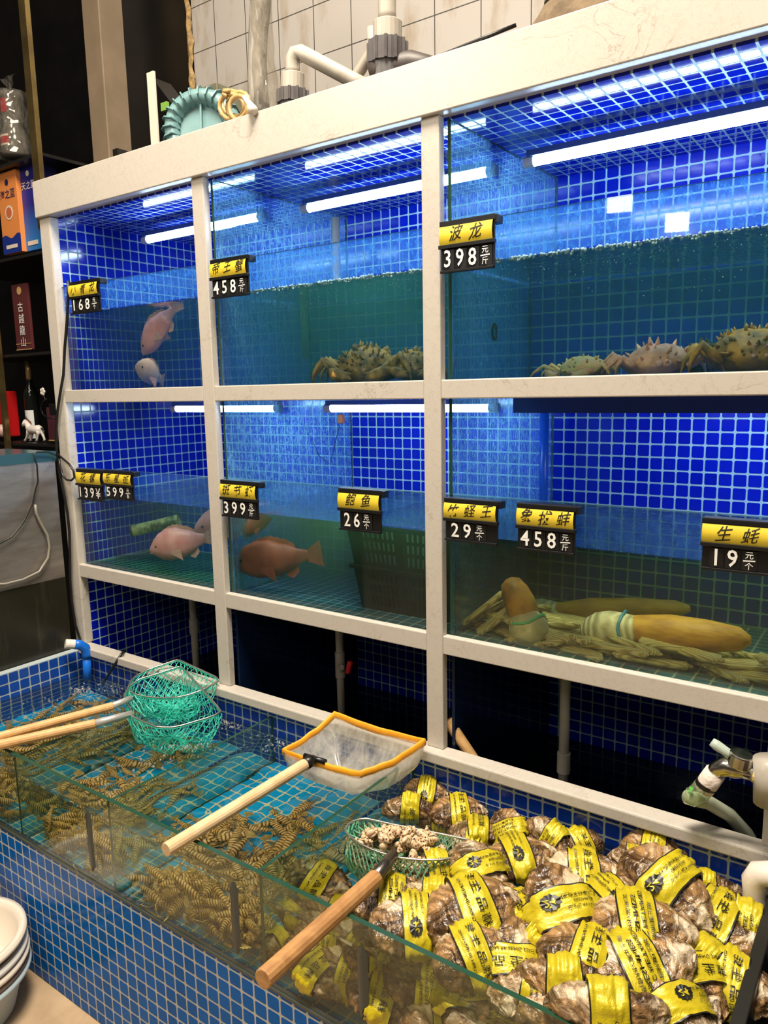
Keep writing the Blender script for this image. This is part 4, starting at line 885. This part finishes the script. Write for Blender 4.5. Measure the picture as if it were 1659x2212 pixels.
net_bag([p.lerp(sum(ring, V())/len(ring), .35) for p in ring], .05, 30, 8, .0010, m_tealn, t, (-.02, .03, 0), .04, 7, name='net_fold')
MB().tube(resample([p-V((0, 0, .004)) for p in ring], 40), .0022, 5, closed=True).build('hem_cord', m_tealn, t)
# orange rimmed net
m_orange = M('orange_hem', (.95, .42, .02), .5, col2=(.85, .33, .015), scale=24); m_gauze = glass_mat('white_gauze', (.94, .92, .87), .95, (.88, .85, .76), 25, lo=.35, hi=.7)
c_ = [onZ(612, 1619, .632), onZ(722, 1539, .690), onZ(917, 1598, .690), onZ(778, 1668, .636)]
t = thing('scoop_net', 'square scoop net with an orange hem and white gauze bag', 'scoop net', sum(c_, V())/4)
rim = []
for i in range(4):
    a, b = c_[i], c_[(i+1) % 4]; n_ = 14
    for k in range(n_): 
        s = k/n_; rim.append(a.lerp(b, s)+V((0, 0, -.010*math.sin(math.pi*s)*(1 if i in (0, 2) else .6)+.006*noise.noise(V((i*4, s*5, 1))))))
q = MB()
n_ = len(rim); cen = sum(rim, V())/n_
def hem(u_, v_):
    p = rim[int(round(u_*n_)) % n_]; o = (p-cen); o.z = 0; o.normalize(); an = 2*math.pi*v_
    return p + o*(.0045*math.cos(an)) + V((0, 0, .010*math.sin(an)-.006))
q.grid(hem, n_, 10, cu=True, cv=True).build('orange_hem', m_orange, t, smooth=True)
def gz(u_, v_):
    p = rim[int(round(u_*n_)) % n_]; w_ = p-cen; s = 1-.50*v_**2.2; k = noise.noise(V((w_.x*22, w_.y*22, v_*3)))
    return cen+V((w_.x*s, w_.y*s, w_.z*(1-v_)))+V((.015*v_, -.03*v_, -.085*v_**.85))+V((k, k*.6, 0))*.012*v_*(1.2-v_)
def gz2(u_, v_):
    p = gz(u_, 1.0); return p.lerp(cen+V((.015, -.03, -.092)), v_)
MB().grid(gz, n_, 14, cu=True).grid(gz2, n_, 6, cu=True).build('gauze_bag', m_gauze, t, smooth=True)
hm = c_[0].lerp(c_[3], .42); he = onZ(358, 1836, .634); hd = (he-hm).normalized()
MB().tube([hm+hd*.026, he], .0138, 16).build('handle', mw_light, t, bevel=.0015)
MB().tube([hm, hm+hd*.012, hm+hd*.035], [.010, .0145, .0148], 14).tube([hm+(c_[3]-c_[0]).normalized()*-.030, hm+(c_[3]-c_[0]).normalized()*.034], .0068, 10).build('black_socket', m_black, t, smooth=True)
# snail net
h3 = [(748, 1800), (745, 1790), (752, 1780), (768, 1771), (792, 1768), (850, 1781), (900, 1791), (960, 1803), (1022, 1816), (1012, 1832), (992, 1848), (960, 1857), (910, 1858), (856, 1852), (810, 1838), (772, 1820)]
t, ring = hand_net('old green hand net heaped with spotted snails', h3, [.600]*len(h3), [(567, 2116), (812, 1896), (850, 1846)], M('dark_ferrule', (.16, .15, .14), .3, .9), .0155, mw_red, None, None, (.640, .615, .606))
m_oldn = M('old_netting', (.10, .42, .25), .6, col2=(.42, .48, .30), scale=24)
net_bag(ring, .135, 46, 16, .0017, m_oldn, t, (-.012, -.015, 0), .012, 5, flat_=.33)
net_bag(ring, .045, 40, 6, .0013, m_oldn, t, (.01, 0, 0), .02, 8, flat_=.9, name='net_fold')
sn = NT('spotted_snail_shell'); v_o = sn.vm('MULTIPLY', sn.obj(), (1, 1, 1.5))
vo = sn.n('TexVoronoi', dict(feature='F1'), Vector=v_o, Scale=150.0, Randomness=.5).outputs['Distance']
m_snail = sn.surf(sn.pr(Base_Color=sn.mixc(sn.ramp(vo, .34, .40), (.10, .035, .02, 1), (.66, .47, .28, 1)), Roughness=.35))
m_sfoot = M('snail_lip', (.70, .50, .32), .4)
def snail_proto():
    t = thing('spotted_snail', 'cream whelk with dark brown spots in the green net', 'snail', (0, 0, 0), 'spotted snails in the green net')
    def f(u_, v_):
        turns = 3.2; th = v_*turns*2*math.pi; g = math.exp(-2.1*v_); c0 = V((math.cos(th)*.0058*g, math.sin(th)*.0058*g, .030*(1-g)-.008)); an = 2*math.pi*u_
        rad = V((math.cos(th), math.sin(th), 0)); return c0+(rad*math.cos(an)*.78+V((0, 0, 1))*math.sin(an)*1.0)*.0095*g
    MB().grid(f, 10, 46, cu=True).build('shell', m_snail, t, smooth=True)
    MB().ball((.007, -.004, -.010), (.0065, .005, .009), 10, 8).build('lip', m_sfoot, t, smooth=True)
    return t
sp_ = snail_proto(); rs = random.Random(5); cen = sum(ring, V())/len(ring); ax_ = (onZ(1000, 1822, .6)-onZ(760, 1790, .6)).normalized(); ay_ = V((-ax_.y, ax_.x, 0))
for i in range(118):
    o = sp_ if i == 0 else dup(sp_)
    if i < 34:                                        # the heap that shows inside the hoop
        a = rs.uniform(-.085, .045); b = rs.uniform(-.016, .030); z = .588+.022*(1-abs(a+.02)/.09)*rs.random()+(.004 if rs.random() < .4 else 0)
    else:
        an = rs.uniform(0, 6.283); a = -.012+.115*math.cos(an)*rs.uniform(.55, 1); b = .056*math.sin(an)*rs.uniform(.5, 1); z = rs.uniform(.475, .578); k = (z-.44)/.14; a *= .62+.38*k; b *= .8+.2*k
        o['label'] = 'spotted whelk showing through the mesh low in the green net'; o['group'] = 'spotted snails lower in the green net'
    o.location = cen+ax_*a+ay_*b; o.location.z = z; o.rotation_euler = (rs.uniform(0, 6.3), rs.uniform(0, 6.3), rs.uniform(0, 6.3)); s = rs.uniform(.9, 1.15); o.scale = (s, s, s)

# ---------------------------------------------------------------- prawns
pw = NT('prawn_shell'); sp = pw.n('SeparateXYZ', None, i0=pw.obj()); nz = pw.noise(60, pw.obj(), 2)
ph = pw.math('ADD', pw.math('MULTIPLY', sp.outputs[0], 760.0), pw.math('ADD', pw.math('MULTIPLY', sp.outputs[2], 170.0), pw.math('MULTIPLY', nz, 1.5)))
sv = pw.ramp(pw.math('SINE', ph), -.55, .05)
m_prawn = pw.surf(pw.pr(Base_Color=pw.mixc(sv, (.13, .065, .02, 1), (.86, .60, .22, 1)), Roughness=.3))
m_pale = M('prawn_fan', (.56, .44, .14), .35, col2=(.30, .17, .05), scale=60)
def prawn_proto(curl, L=.105):
    q = MB(); sec = [(0, .0015), (.06, .0062), (.18, .0092), (.34, .0104), (.5, .0098), (.64, .0086), (.78, .0070), (.9, .0052), (1, .0030)]
    P_ = []; Rr = []
    for i in range(17):
        s = i/16
        for (a, x), (b, y) in zip(sec, sec[1:]):
            if a <= s <= b: r_ = x+(y-x)*(s-a)/(b-a); break
        th = curl*max(0, s-.3)/.7
        P_.append(V(((.5-s)*L*(1-.10*abs(curl)*s*s), .10*L*math.sin(th*1.5)*s, -.20*L*(max(0, s-.35)**1.6)*abs(curl)*.8))); Rr.append(r_*(1+(.08 if i % 2 else -.04) if s > .34 else 1))
    q.tube(P_, Rr, 8)
    e = P_[-1]; d_ = (P_[-1]-P_[-2]).normalized(); sd = V((0, 0, 1)).cross(d_)
    for k in (-.75, -.35, 0, .35, .75):
        f_ = d_*math.cos(k)+sd*math.sin(k); tip = e+f_*.018; w_ = sd*math.cos(k)-d_*math.sin(k); q.add([e-w_*.0012, tip-w_*.0034, tip+f_*.003, tip+w_*.0034, e+w_*.0012], [(0, 1, 2, 3, 4)], 1)
    for i in range(7):
        s = .28+.5*i/6; p = P_[int(s*16)]; rr_ = Rr[int(s*16)]
        for y in (-1, 1): q.tube([p+V((0, y*rr_*.5, -rr_*.7)), p+V((.004, y*rr_*1.2, -rr_*1.5)), p+V((-.004, y*rr_*1.4, -rr_*2.0))], [.0012, .0009, .0004], 4, mi=1)
    n0 = P_[0]
    q.tube([n0+V((-.012, 0, .006)), n0+V((.010, 0, .007)), n0+V((.018, 0, .010))], [.0028, .0016, .0003], 5, mi=1)
    for y in (-1, 1):
        q.tube([n0+V((0, y*.003, 0)), n0+V((.02, y*.014, .010)), n0+V((.01, y*.034, .012)), n0+V((-.04, y*.045, .008))], [.0008, .0006, .0005, .0003], 4, mi=1)
        q.ball(n0+V((-.006, y*.0055, .004)), .0018, 6, 4, mi=1)
    o = q.build('striped_prawn', [m_prawn, m_pale], smooth=True); return o
protos = [prawn_proto(c) for c in (.15, -.35, .6, -.8)]
GL = [('brown striped prawn in the dense heap at the far left of the trough', 'prawns at the far left of the trough'),
      ('striped prawn on the floor between the first and second glass dividers', 'prawns beneath the front green net'),
      ('striped prawn on the floor beneath the orange hemmed scoop net', 'prawns beneath the scoop net')]
rp_ = random.Random(21); used = set(); spots = []
def rnd_xy(x0, x1, y0, y1, z0, z1, n, g, tilt=.25): 
    for _ in range(n): spots.append((rp_.uniform(x0, x1), rp_.uniform(y0, y1), rp_.uniform(z0, z1), g, tilt))
rnd_xy(-1.34, -.955, -.47, -.05, .384, .40, 40, 0); rnd_xy(-1.34, -.955, -.47, -.05, .405, .44, 36, 0); rnd_xy(-1.2, -.955, -.46, -.12, .44, .48, 12, 0)
rnd_xy(-.845, -.565, -.47, -.20, .384, .40, 34, 1); rnd_xy(-.845, -.565, -.49, -.38, .40, .45, 22, 1, .4); rnd_xy(-.845, -.70, -.20, -.06, .384, .40, 10, 1)
rnd_xy(-.455, -.10, -.48, -.24, .384, .40, 44, 2); rnd_xy(-.455, -.10, -.49, -.38, .40, .46, 34, 2, .4); rnd_xy(-.30, -.10, -.26, -.12, .384, .40, 18, 2); rnd_xy(-.42, -.10, -.38, -.28, .40, .42, 12, 2)
for x, y, z, g, tl_ in spots:
    k = rp_.randrange(4); o = protos[k] if k not in used else protos[k].copy()
    if k in used: COL.objects.link(o)
    used.add(k); o.location = (x, y, z+.004); s = rp_.uniform(.82, 1.1); o.scale = (s, s, s)
    o.rotation_euler = (rp_.gauss(0, .5), rp_.gauss(0, tl_*.5), rp_.uniform(0, 6.28)); tag(o, GL[g][0], 'prawn', GL[g][1])

# ---------------------------------------------------------------- oysters
oy = NT('oyster_shell'); v_o = oy.obj(); wq = oy.n('TexNoise', None, Vector=v_o, Scale=16.0, Detail=3.0).outputs['Color']
vw = oy.vm('ADD', v_o, oy.vm('MULTIPLY', wq, (.05, .03, .03)))
rd = oy.n('ObjectInfo').outputs['Random']
gr = oy.n('TexWave', dict(wave_type='RINGS', rings_direction='SPHERICAL'), Vector=oy.vm('ADD', oy.vm('MULTIPLY', vw, (1, 1, .4)), (.095, 0, 0)), Scale=21.0, Distortion=5.5, Detail=4.0, Detail_Scale=2.0, Detail_Roughness=.6).outputs['Fac']
n1 = oy.noise(17, oy.vm('MULTIPLY', vw, (.7, 1.5, 1)), 6, .62, 1.0); n2 = oy.noise(24, vw, 6, .62, .5); n3 = oy.noise(11, v_o, 4)
c1 = oy.mixc(oy.ramp(n1, .42, .60), (.050, .024, .010, 1), (.44, .25, .10, 1)); c1 = oy.mixc(oy.math('MULTIPLY', oy.ramp(gr, .6, .15), .5), c1, (.06, .03, .012, 1))
c2 = oy.mixc(oy.math('MULTIPLY', oy.ramp(n2, oy.math('SUBTRACT', .57, oy.math('MULTIPLY', rd, .10)), .66), oy.math('ADD', .70, oy.math('MULTIPLY', gr, .30))), c1, (.88, .72, .50, 1)); c3 = oy.mixc(oy.math('MULTIPLY', oy.ramp(n3, .55, .68), .7), c2, (.12, .085, .035, 1))
m_oys = oy.surf(oy.pr(Base_Color=c3, Roughness=.20, Specular_IOR_Level=.8, Normal=oy.bump(oy.math('ADD', oy.math('MULTIPLY', gr, .35), n2), .7, .010)))
fo = NT('gold_foil'); m_foil = fo.surf(fo.pr(Base_Color=(.58, .47, .018, 1), Metallic=.15, Roughness=.30, Normal=fo.bump(fo.noise(55, fo.vm('MULTIPLY', fo.obj(), (1, .5, 1)), 4, .6, .8), .55, .006)))
m_print = M('black_print', (.012, .011, .008), .4)
OL, OW, OT = .160, .100, .060
def o_surf(seed):
    def f(x, phi, off=0.0, rough=1.0):
        s = x/OL+.5; s = min(.999, max(.001, s)); e = (math.sin(math.pi*s**.82))**.55
        w_ = OW/2*e*(1+.06*noise.noise(V((s*4, seed, 0)))*rough); h = OT/2*e*(.85+.25*s)
        c_, s_ = math.cos(phi), math.sin(phi); st_ = 0
        if rough:
            rg = math.hypot(x+OL*.55, w_*s_)*95+2.2*noise.noise(V((s*4, s_*2, seed+3)))+seed; sw = rg-math.floor(rg)
            st_ = .0055*noise.noise(V((s*6, s_*2.5+seed, c_*2.5)))+.0024*noise.noise(V((s*20, s_*6+seed, c_*6)))+.0034*sw*(.4+.6*noise.noise(V((s*5, s_*3, seed+9)))**2*2)
        if rough: st_ += abs(s_)**6*(.007*noise.noise(V((s*15, seed*2.0, s_)))+.004*noise.noise(V((s*38, seed, s_))))
        return V((x, (w_+off+st_)*math.copysign(abs(s_)**.85, s_), (h+off+st_*.9)*c_ + .010*math.sin(s*3.2)*(1 if seed % 2 else -1)))
    return f
def oyster_proto(seed, kind):
    f = o_surf(seed); t = thing('wrapped_oyster', 'oyster', 'oyster', (0, 0, 0), 'yellow wrapped oysters heaped in the trough')
    MB().grid(lambda u_, v_: f((v_-.5)*OL, 2*math.pi*u_), 56, 64, cu=True).build('shell', m_oys, t, smooth=True)
    bw = OL*.165; x0 = OL*.02*(seed-2.5)
    def band(u_, v_):
        ph = 2*math.pi*u_; e = .004*math.sin(3*ph+seed); k = .0018*noise.noise(V((math.cos(ph)*3, math.sin(ph)*3+seed, v_*3)))
        return f(x0+(v_-.5)*2*bw*(1+.06*math.sin(2*ph+seed)), ph, .0068+k+.0022*math.cos((v_-.5)*3.6), .2)
    q = MB(); nu, nv = 48, 25; q.grid(band, nu, nv, cu=True)
    for j in (0, nv-2):
        for i in range(nu): q.m[j*nu+i] = 1
    wp_ = q.build('wrapper', [m_foil, m_print], t, smooth=True)
    q = MB()
    def on(tx, ty, ph0=0.0): return f(x0+ty, ph0+tx/(OW*.47), .0112, .2)
    def tx(s, size, cx, cy, ph0=0.0, flip=1): q.text(s, (0, 0, 0), (1, 0, 0), (0, 1, 0), size, fn=lambda a, b: on((a+cx)*flip, (b+cy)*flip, ph0))
    def badge(cx, cy, ph0):
        n_ = 24; r_ = .012; vs = [on(cx, cy, ph0)]+[on(cx+math.cos(2*math.pi*k/n_)*r_*(1 if k % 2 else .86), cy+math.sin(2*math.pi*k/n_)*r_*(1 if k % 2 else .86), ph0) for k in range(n_)]
        q.add(vs, [(0, 1+k, 1+(k+1) % n_) for k in range(n_)])
    def main(ph0):
        for i, ch in enumerate('精品生蚝'): tx(ch, .0160, (i-1.5)*.0180, .006, ph0)
        tx('JING PIN SHENG HAO', .0066, 0, -.0125, ph0)
    def side(ph0):
        badge(-.012, -.004, ph0)
        for i, s in enumerate(('0-2℃ RETAINED', 'FRESHNESS', '优质食材/美味上桌')): tx(s, .0056, .022, .010-.009*i, ph0)
    def cold(ph0):
        tx('保鲜更上鲜', .0070, 0, .0165, ph0); tx('0-2℃ RETAINED', .0085, 0, .0065, ph0); tx('FRESHNESS', .0095, 0, -.004, ph0); tx('优质食材/美味上桌', .0070, 0, -.0145, ph0)
    for k_ in (((main, 0), (side, math.pi)), ((side, 0), (main, math.pi)), ((cold, 0), (main, math.pi)))[kind]:
        q = MB(); k_[0](k_[1]); q.build('print', m_print, wp_)
    if kind == 1 or kind == 0:
        q = MB(); tx('24', .0135, -.012, -.004, 0 if kind else math.pi); 
        for i in range(len(q.v)): q.v[i] = tuple(V(q.v[i])*1.012)
        q.build('badge_number', m_foil, wp_)
    return t
OP = {}
def oyster(x, y, z, ang, roll, seed, kind, label, size=1.0, group=None, tip=0.0, pos=None):
    key = (seed, kind)
    if key not in OP: OP[key] = oyster_proto(seed, kind); o = OP[key]
    else: o = dup(OP[key])
    p = pos or onZ(x, y, z); vd = (CP-p).normalized(); n_ = (vd*.55+V((0, 0, 1))*.65).normalized(); a = R(ang)
    ax = RT*math.cos(a)-UP*math.sin(a); ax = (ax-n_*ax.dot(n_)).normalized()
    n_ = Matrix.Rotation(R(roll), 3, ax) @ n_
    if tip: s = n_.cross(ax); Q = Matrix.Rotation(R(tip), 3, s); ax = Q @ ax; n_ = Q @ n_
    yy = n_.cross(ax); o.rotation_euler = Matrix((ax, yy, n_)).transposed().to_euler(); o.location = p; o.scale = (size,)*3
    o['label'] = label
    if group: o['group'] = group
    return o
# x, y of the photograph, height, direction of the long axis there (clockwise), roll, shell, print, label, size
OY = [
 (925, 1722, .545, 18, 10, 1, 1, 'slim oyster with the 24 badge at the far corner of the heap', .80),
 (888, 1762, .54, 12, 75, 2, 0, 'oyster lying on its foil with a cupped bare shell upward, near the snail net', .86),
 (992, 1760, .548, -3, 0, 3, 0, 'oyster by the tiled wall with its lettering sideways, just behind the snail net', .82),
 (955, 1795, .525, 10, 30, 1, 2, 'foil covered oyster wedged between the snail net hoop and the wall', .75),
 (1035, 1806, .545, 8, 140, 2, 1, 'plain gold foil oyster beside the tip of the snail net', .85),
 (1100, 1805, .555, 80, 25, 3, 2, 'oyster with its shell standing above a folded wrapper, right of the snail net', .78),
 (1185, 1822, .565, 60, 50, 4, 2, 'bare brown pointed oyster leaning towards the tiled wall', .80),
 (1125, 1862, .575, -20, -10, 1, 1, 'oyster with a wide tilted wrapper and knobbly shell to its side, behind the heap centre', .98),
 (1255, 1832, .56, -30, 40, 3, 0, 'round ended oyster alone against the water below the tiled wall', .78),
 (1015, 1835, .55, 30, 60, 4, 2, 'small foil scrap oyster under the pointed end of the snail net', .62),
 (1035, 1893, .575, 75, 170, 2, 0, 'oyster with upside down lettering next to the snail net handle side', .95),
 (945, 1897, .565, -15, 40, 4, 0, 'grey brown oyster with its shell in front, tucked under the snail net', .92),
 (1265, 1900, .600, 10, 8, 2, 0, 'large oyster with a pleated foil end, middle of the back row', 1.08),
 (1370, 1872, .575, 25, 70, 4, 2, 'small dark oyster with a sliver of foil near the back wall', .70),
 (1415, 1850, .57, 35, 20, 1, 1, 'oyster with foil to its side pressed against the tiled wall', .85),
 (1440, 1925, .605, 62, 10, 3, 1, 'broad oyster with a large pale ruffled shell below its wrapper', 1.18),
 (1325, 1968, .600, -40, 170, 4, 0, 'oyster with bright foil and a speckled shell above it, heap centre', 1.05),
 (1218, 1975, .612, 78, 0, 2, 1, 'oyster with the wide smooth wrapper and clear badge, heap centre', 1.15),
 (1115, 1990, .595, 65, -20, 1, 0, 'oyster with its lettering running down the foil, just left of the badge oyster', .98),
 (1022, 1975, .598, -28, 0, 3, 0, 'large oyster with vertical lettering and a ridged pink brown shell', 1.15),
 (895, 1995, .580, -8, 5, 4, 1, 'oyster with the badge facing out, behind the glass edge', 1.00),
 (850, 1950, .570, 5, 0, 2, 2, 'oyster lying level with its foil in the middle, by the worn net handle', 1.00),
 (945, 1950, .560, 8, 60, 1, 2, 'narrow oyster with a twisted foil strip below the snail net', .90),
 (1095, 2080, .590, 88, 0, 4, 0, 'oyster with a level wrapper and pale square shell, near the front glass', 1.00),
 (1025, 2065, .578, -35, 15, 1, 0, 'oyster with a ridged wrapper half behind the front glass edge', .90),
 (1158, 2055, .585, 58, 90, 2, 2, 'slender dark oyster standing on edge between two wrapped ones', .82),
 (1270, 2085, .600, 40, -5, 3, 0, 'oyster with long lettering beside the freshness oyster', 1.05),
 (1385, 2018, .612, 12, 5, 1, 2, 'oyster with its foil crosswise over a rounded peach shell', 1.12),
 (1385, 2095, .618, -25, 10, 2, 2, 'oyster with large freshness lettering, topmost near the front', 1.12),
 (1495, 2100, .605, 78, -15, 4, 0, 'oyster standing on its wrapper with a knotted hinge facing out', 1.00),
 (1545, 1995, .600, 52, 0, 2, 0, 'oyster with a dark ruffled shell below its wrapper, next to the end panel', 1.18),
 (1612, 2010, .560, 40, 40, 3, 2, 'half sunk oyster under the cream elbow pipe', .90),
 (1225, 2130, .590, 15, 75, 1, 2, 'oyster with foil curled round a dark open shell', 1.05),
 (1310, 2185, .600, 15, 80, 3, 2, 'large bare faced pinkish oyster at the front of the heap', 1.12),
 (1400, 2165, .590, 5, 85, 4, 1, 'mottled bare oyster below the freshness oyster', .95),
 (1480, 2185, .590, 70, 140, 1, 0, 'oyster with glaring foil near the bottom edge by the end panel', 1.00),
 (1572, 2125, .575, 40, 20, 4, 0, 'dark oyster with a small wrapper wedged along the end panel', .95),
 (1540, 2070, .575, 60, 100, 1, 2, 'oyster edge showing between the end panel and the knotted hinge oyster', .9),
 (1160, 2175, .580, 30, 60, 2, 1, 'oyster tilted away just inside the front glass corner', .95),
 (1230, 2215, .575, 10, 30, 4, 0, 'oyster cut by the bottom of the view inside the glass', 1.0),
 (1525, 1920, .575, 30, 80, 1, 2, 'bare grey oyster near the tiled wall beside the elbow pipe', .85),
 (690, 1922, .50, 40, 10, 2, 0, 'lone oyster on the blue floor next to the second glass divider', .92),
]
rz2 = random.Random(17)
for x, y, z, an, ro, se, ki, lb_, sz in OY: oyster(x, y, z+rz2.uniform(-.022, .010), an, ro, se, ki, lb_, sz)
# seen through the front glass
OG = [
 (615, 2030, -.47, .415, -60, 80, 3, 2, 'bare shelled oyster at the left end of the heap behind the glass', .80),
 (685, 2085, -.50, .425, 65, 0, 4, 0, 'oyster standing upright behind the glass under the worn handle', .95),
 (735, 2020, -.42, .43, 30, 60, 1, 2, 'oyster lying behind the upright one, seen through the glass', .95),
 (770, 2090, -.47, .42, 45, 15, 2, 2, 'oyster with small print behind the glass beside the upright one', .92),
 (845, 2050, -.43, .46, 20, 10, 3, 0, 'oyster with lettering high behind the front glass', .98),
 (835, 2150, -.495, .415, 40, 0, 1, 0, 'oyster with bold lettering lowest behind the front glass', .98),
 (930, 2100, -.47, .47, 25, 20, 4, 2, 'pale shelled oyster against the glass left of the third sealant seam', 1.0),
 (1010, 2110, -.495, .50, 85, 0, 2, 2, 'upright foil oyster pressed to the glass near the heap top', 1.0),
 (960, 2180, -.50, .42, 10, 60, 3, 1, 'oyster low against the glass past the third sealant seam', 1.0),
 (1085, 2190, -.50, .45, 85, 0, 1, 2, 'upright foil oyster low against the glass toward the bottom of the view', 1.0),
 (1010, 2235, -.505, .41, 20, 70, 4, 0, 'lowest oyster against the glass, mostly cut off', 1.0),
]
for x, y, Y, z, an, ro, se, ki, lb_, sz in OG:
    p = onY(x, y, Y); p.z = max(z, min(p.z, z+.03)); oyster(x, y, 0, an, ro, se, ki, lb_, sz, pos=V((p.x, Y+.01, p.z)))
ro_ = random.Random(3); FL = 'wrapped oyster buried low in the heap with only bits of foil and shell showing'
for i in range(34):
    x = ro_.uniform(.10, .68); y = ro_.uniform(-.44, -.10); z = .41 if i % 2 else .475
    if (V((x, y, 0))-V((cen.x, cen.y, 0))).length < .19: continue
    oyster(0, 0, 0, ro_.uniform(0, 180), ro_.uniform(0, 360), ro_.randrange(1, 5), ro_.randrange(3), FL, .95, 'buried oysters', pos=V((x, y, z)))
# foam and bubbles on the trough water
m_foamw = glass_mat('water_bubble', (.97, .97, .95), .5, (.9, .9, .86), 200, gain=2.0)
rb_ = random.Random(8); q = MB()
for cx_, cy_, sx_, sy_, n_ in ((250, 1480, 40, 25, 70), (175, 1492, 18, 8, 60), (520, 1560, 45, 18, 120), (600, 1600, 40, 20, 70), (410, 1612, 55, 8, 120), (1010, 1705, 60, 14, 60), (1330, 1800, 90, 20, 70), (330, 1650, 60, 40, 40), (160, 1530, 90, 30, 40)):
    for _ in range(n_):
        x = rb_.gauss(cx_, sx_*.6); y = rb_.gauss(cy_, sy_*.6); p = onZ(x, y, WZ+.001)
        if p.y < -.012 and p.x > -1.38: q.ball(p, rb_.uniform(.0012, .0042), 6, 4)
tag(q.build('water_bubbles', m_foamw, smooth=True), 'white bubbles floating on the trough water', 'bubbles', None, 'stuff')
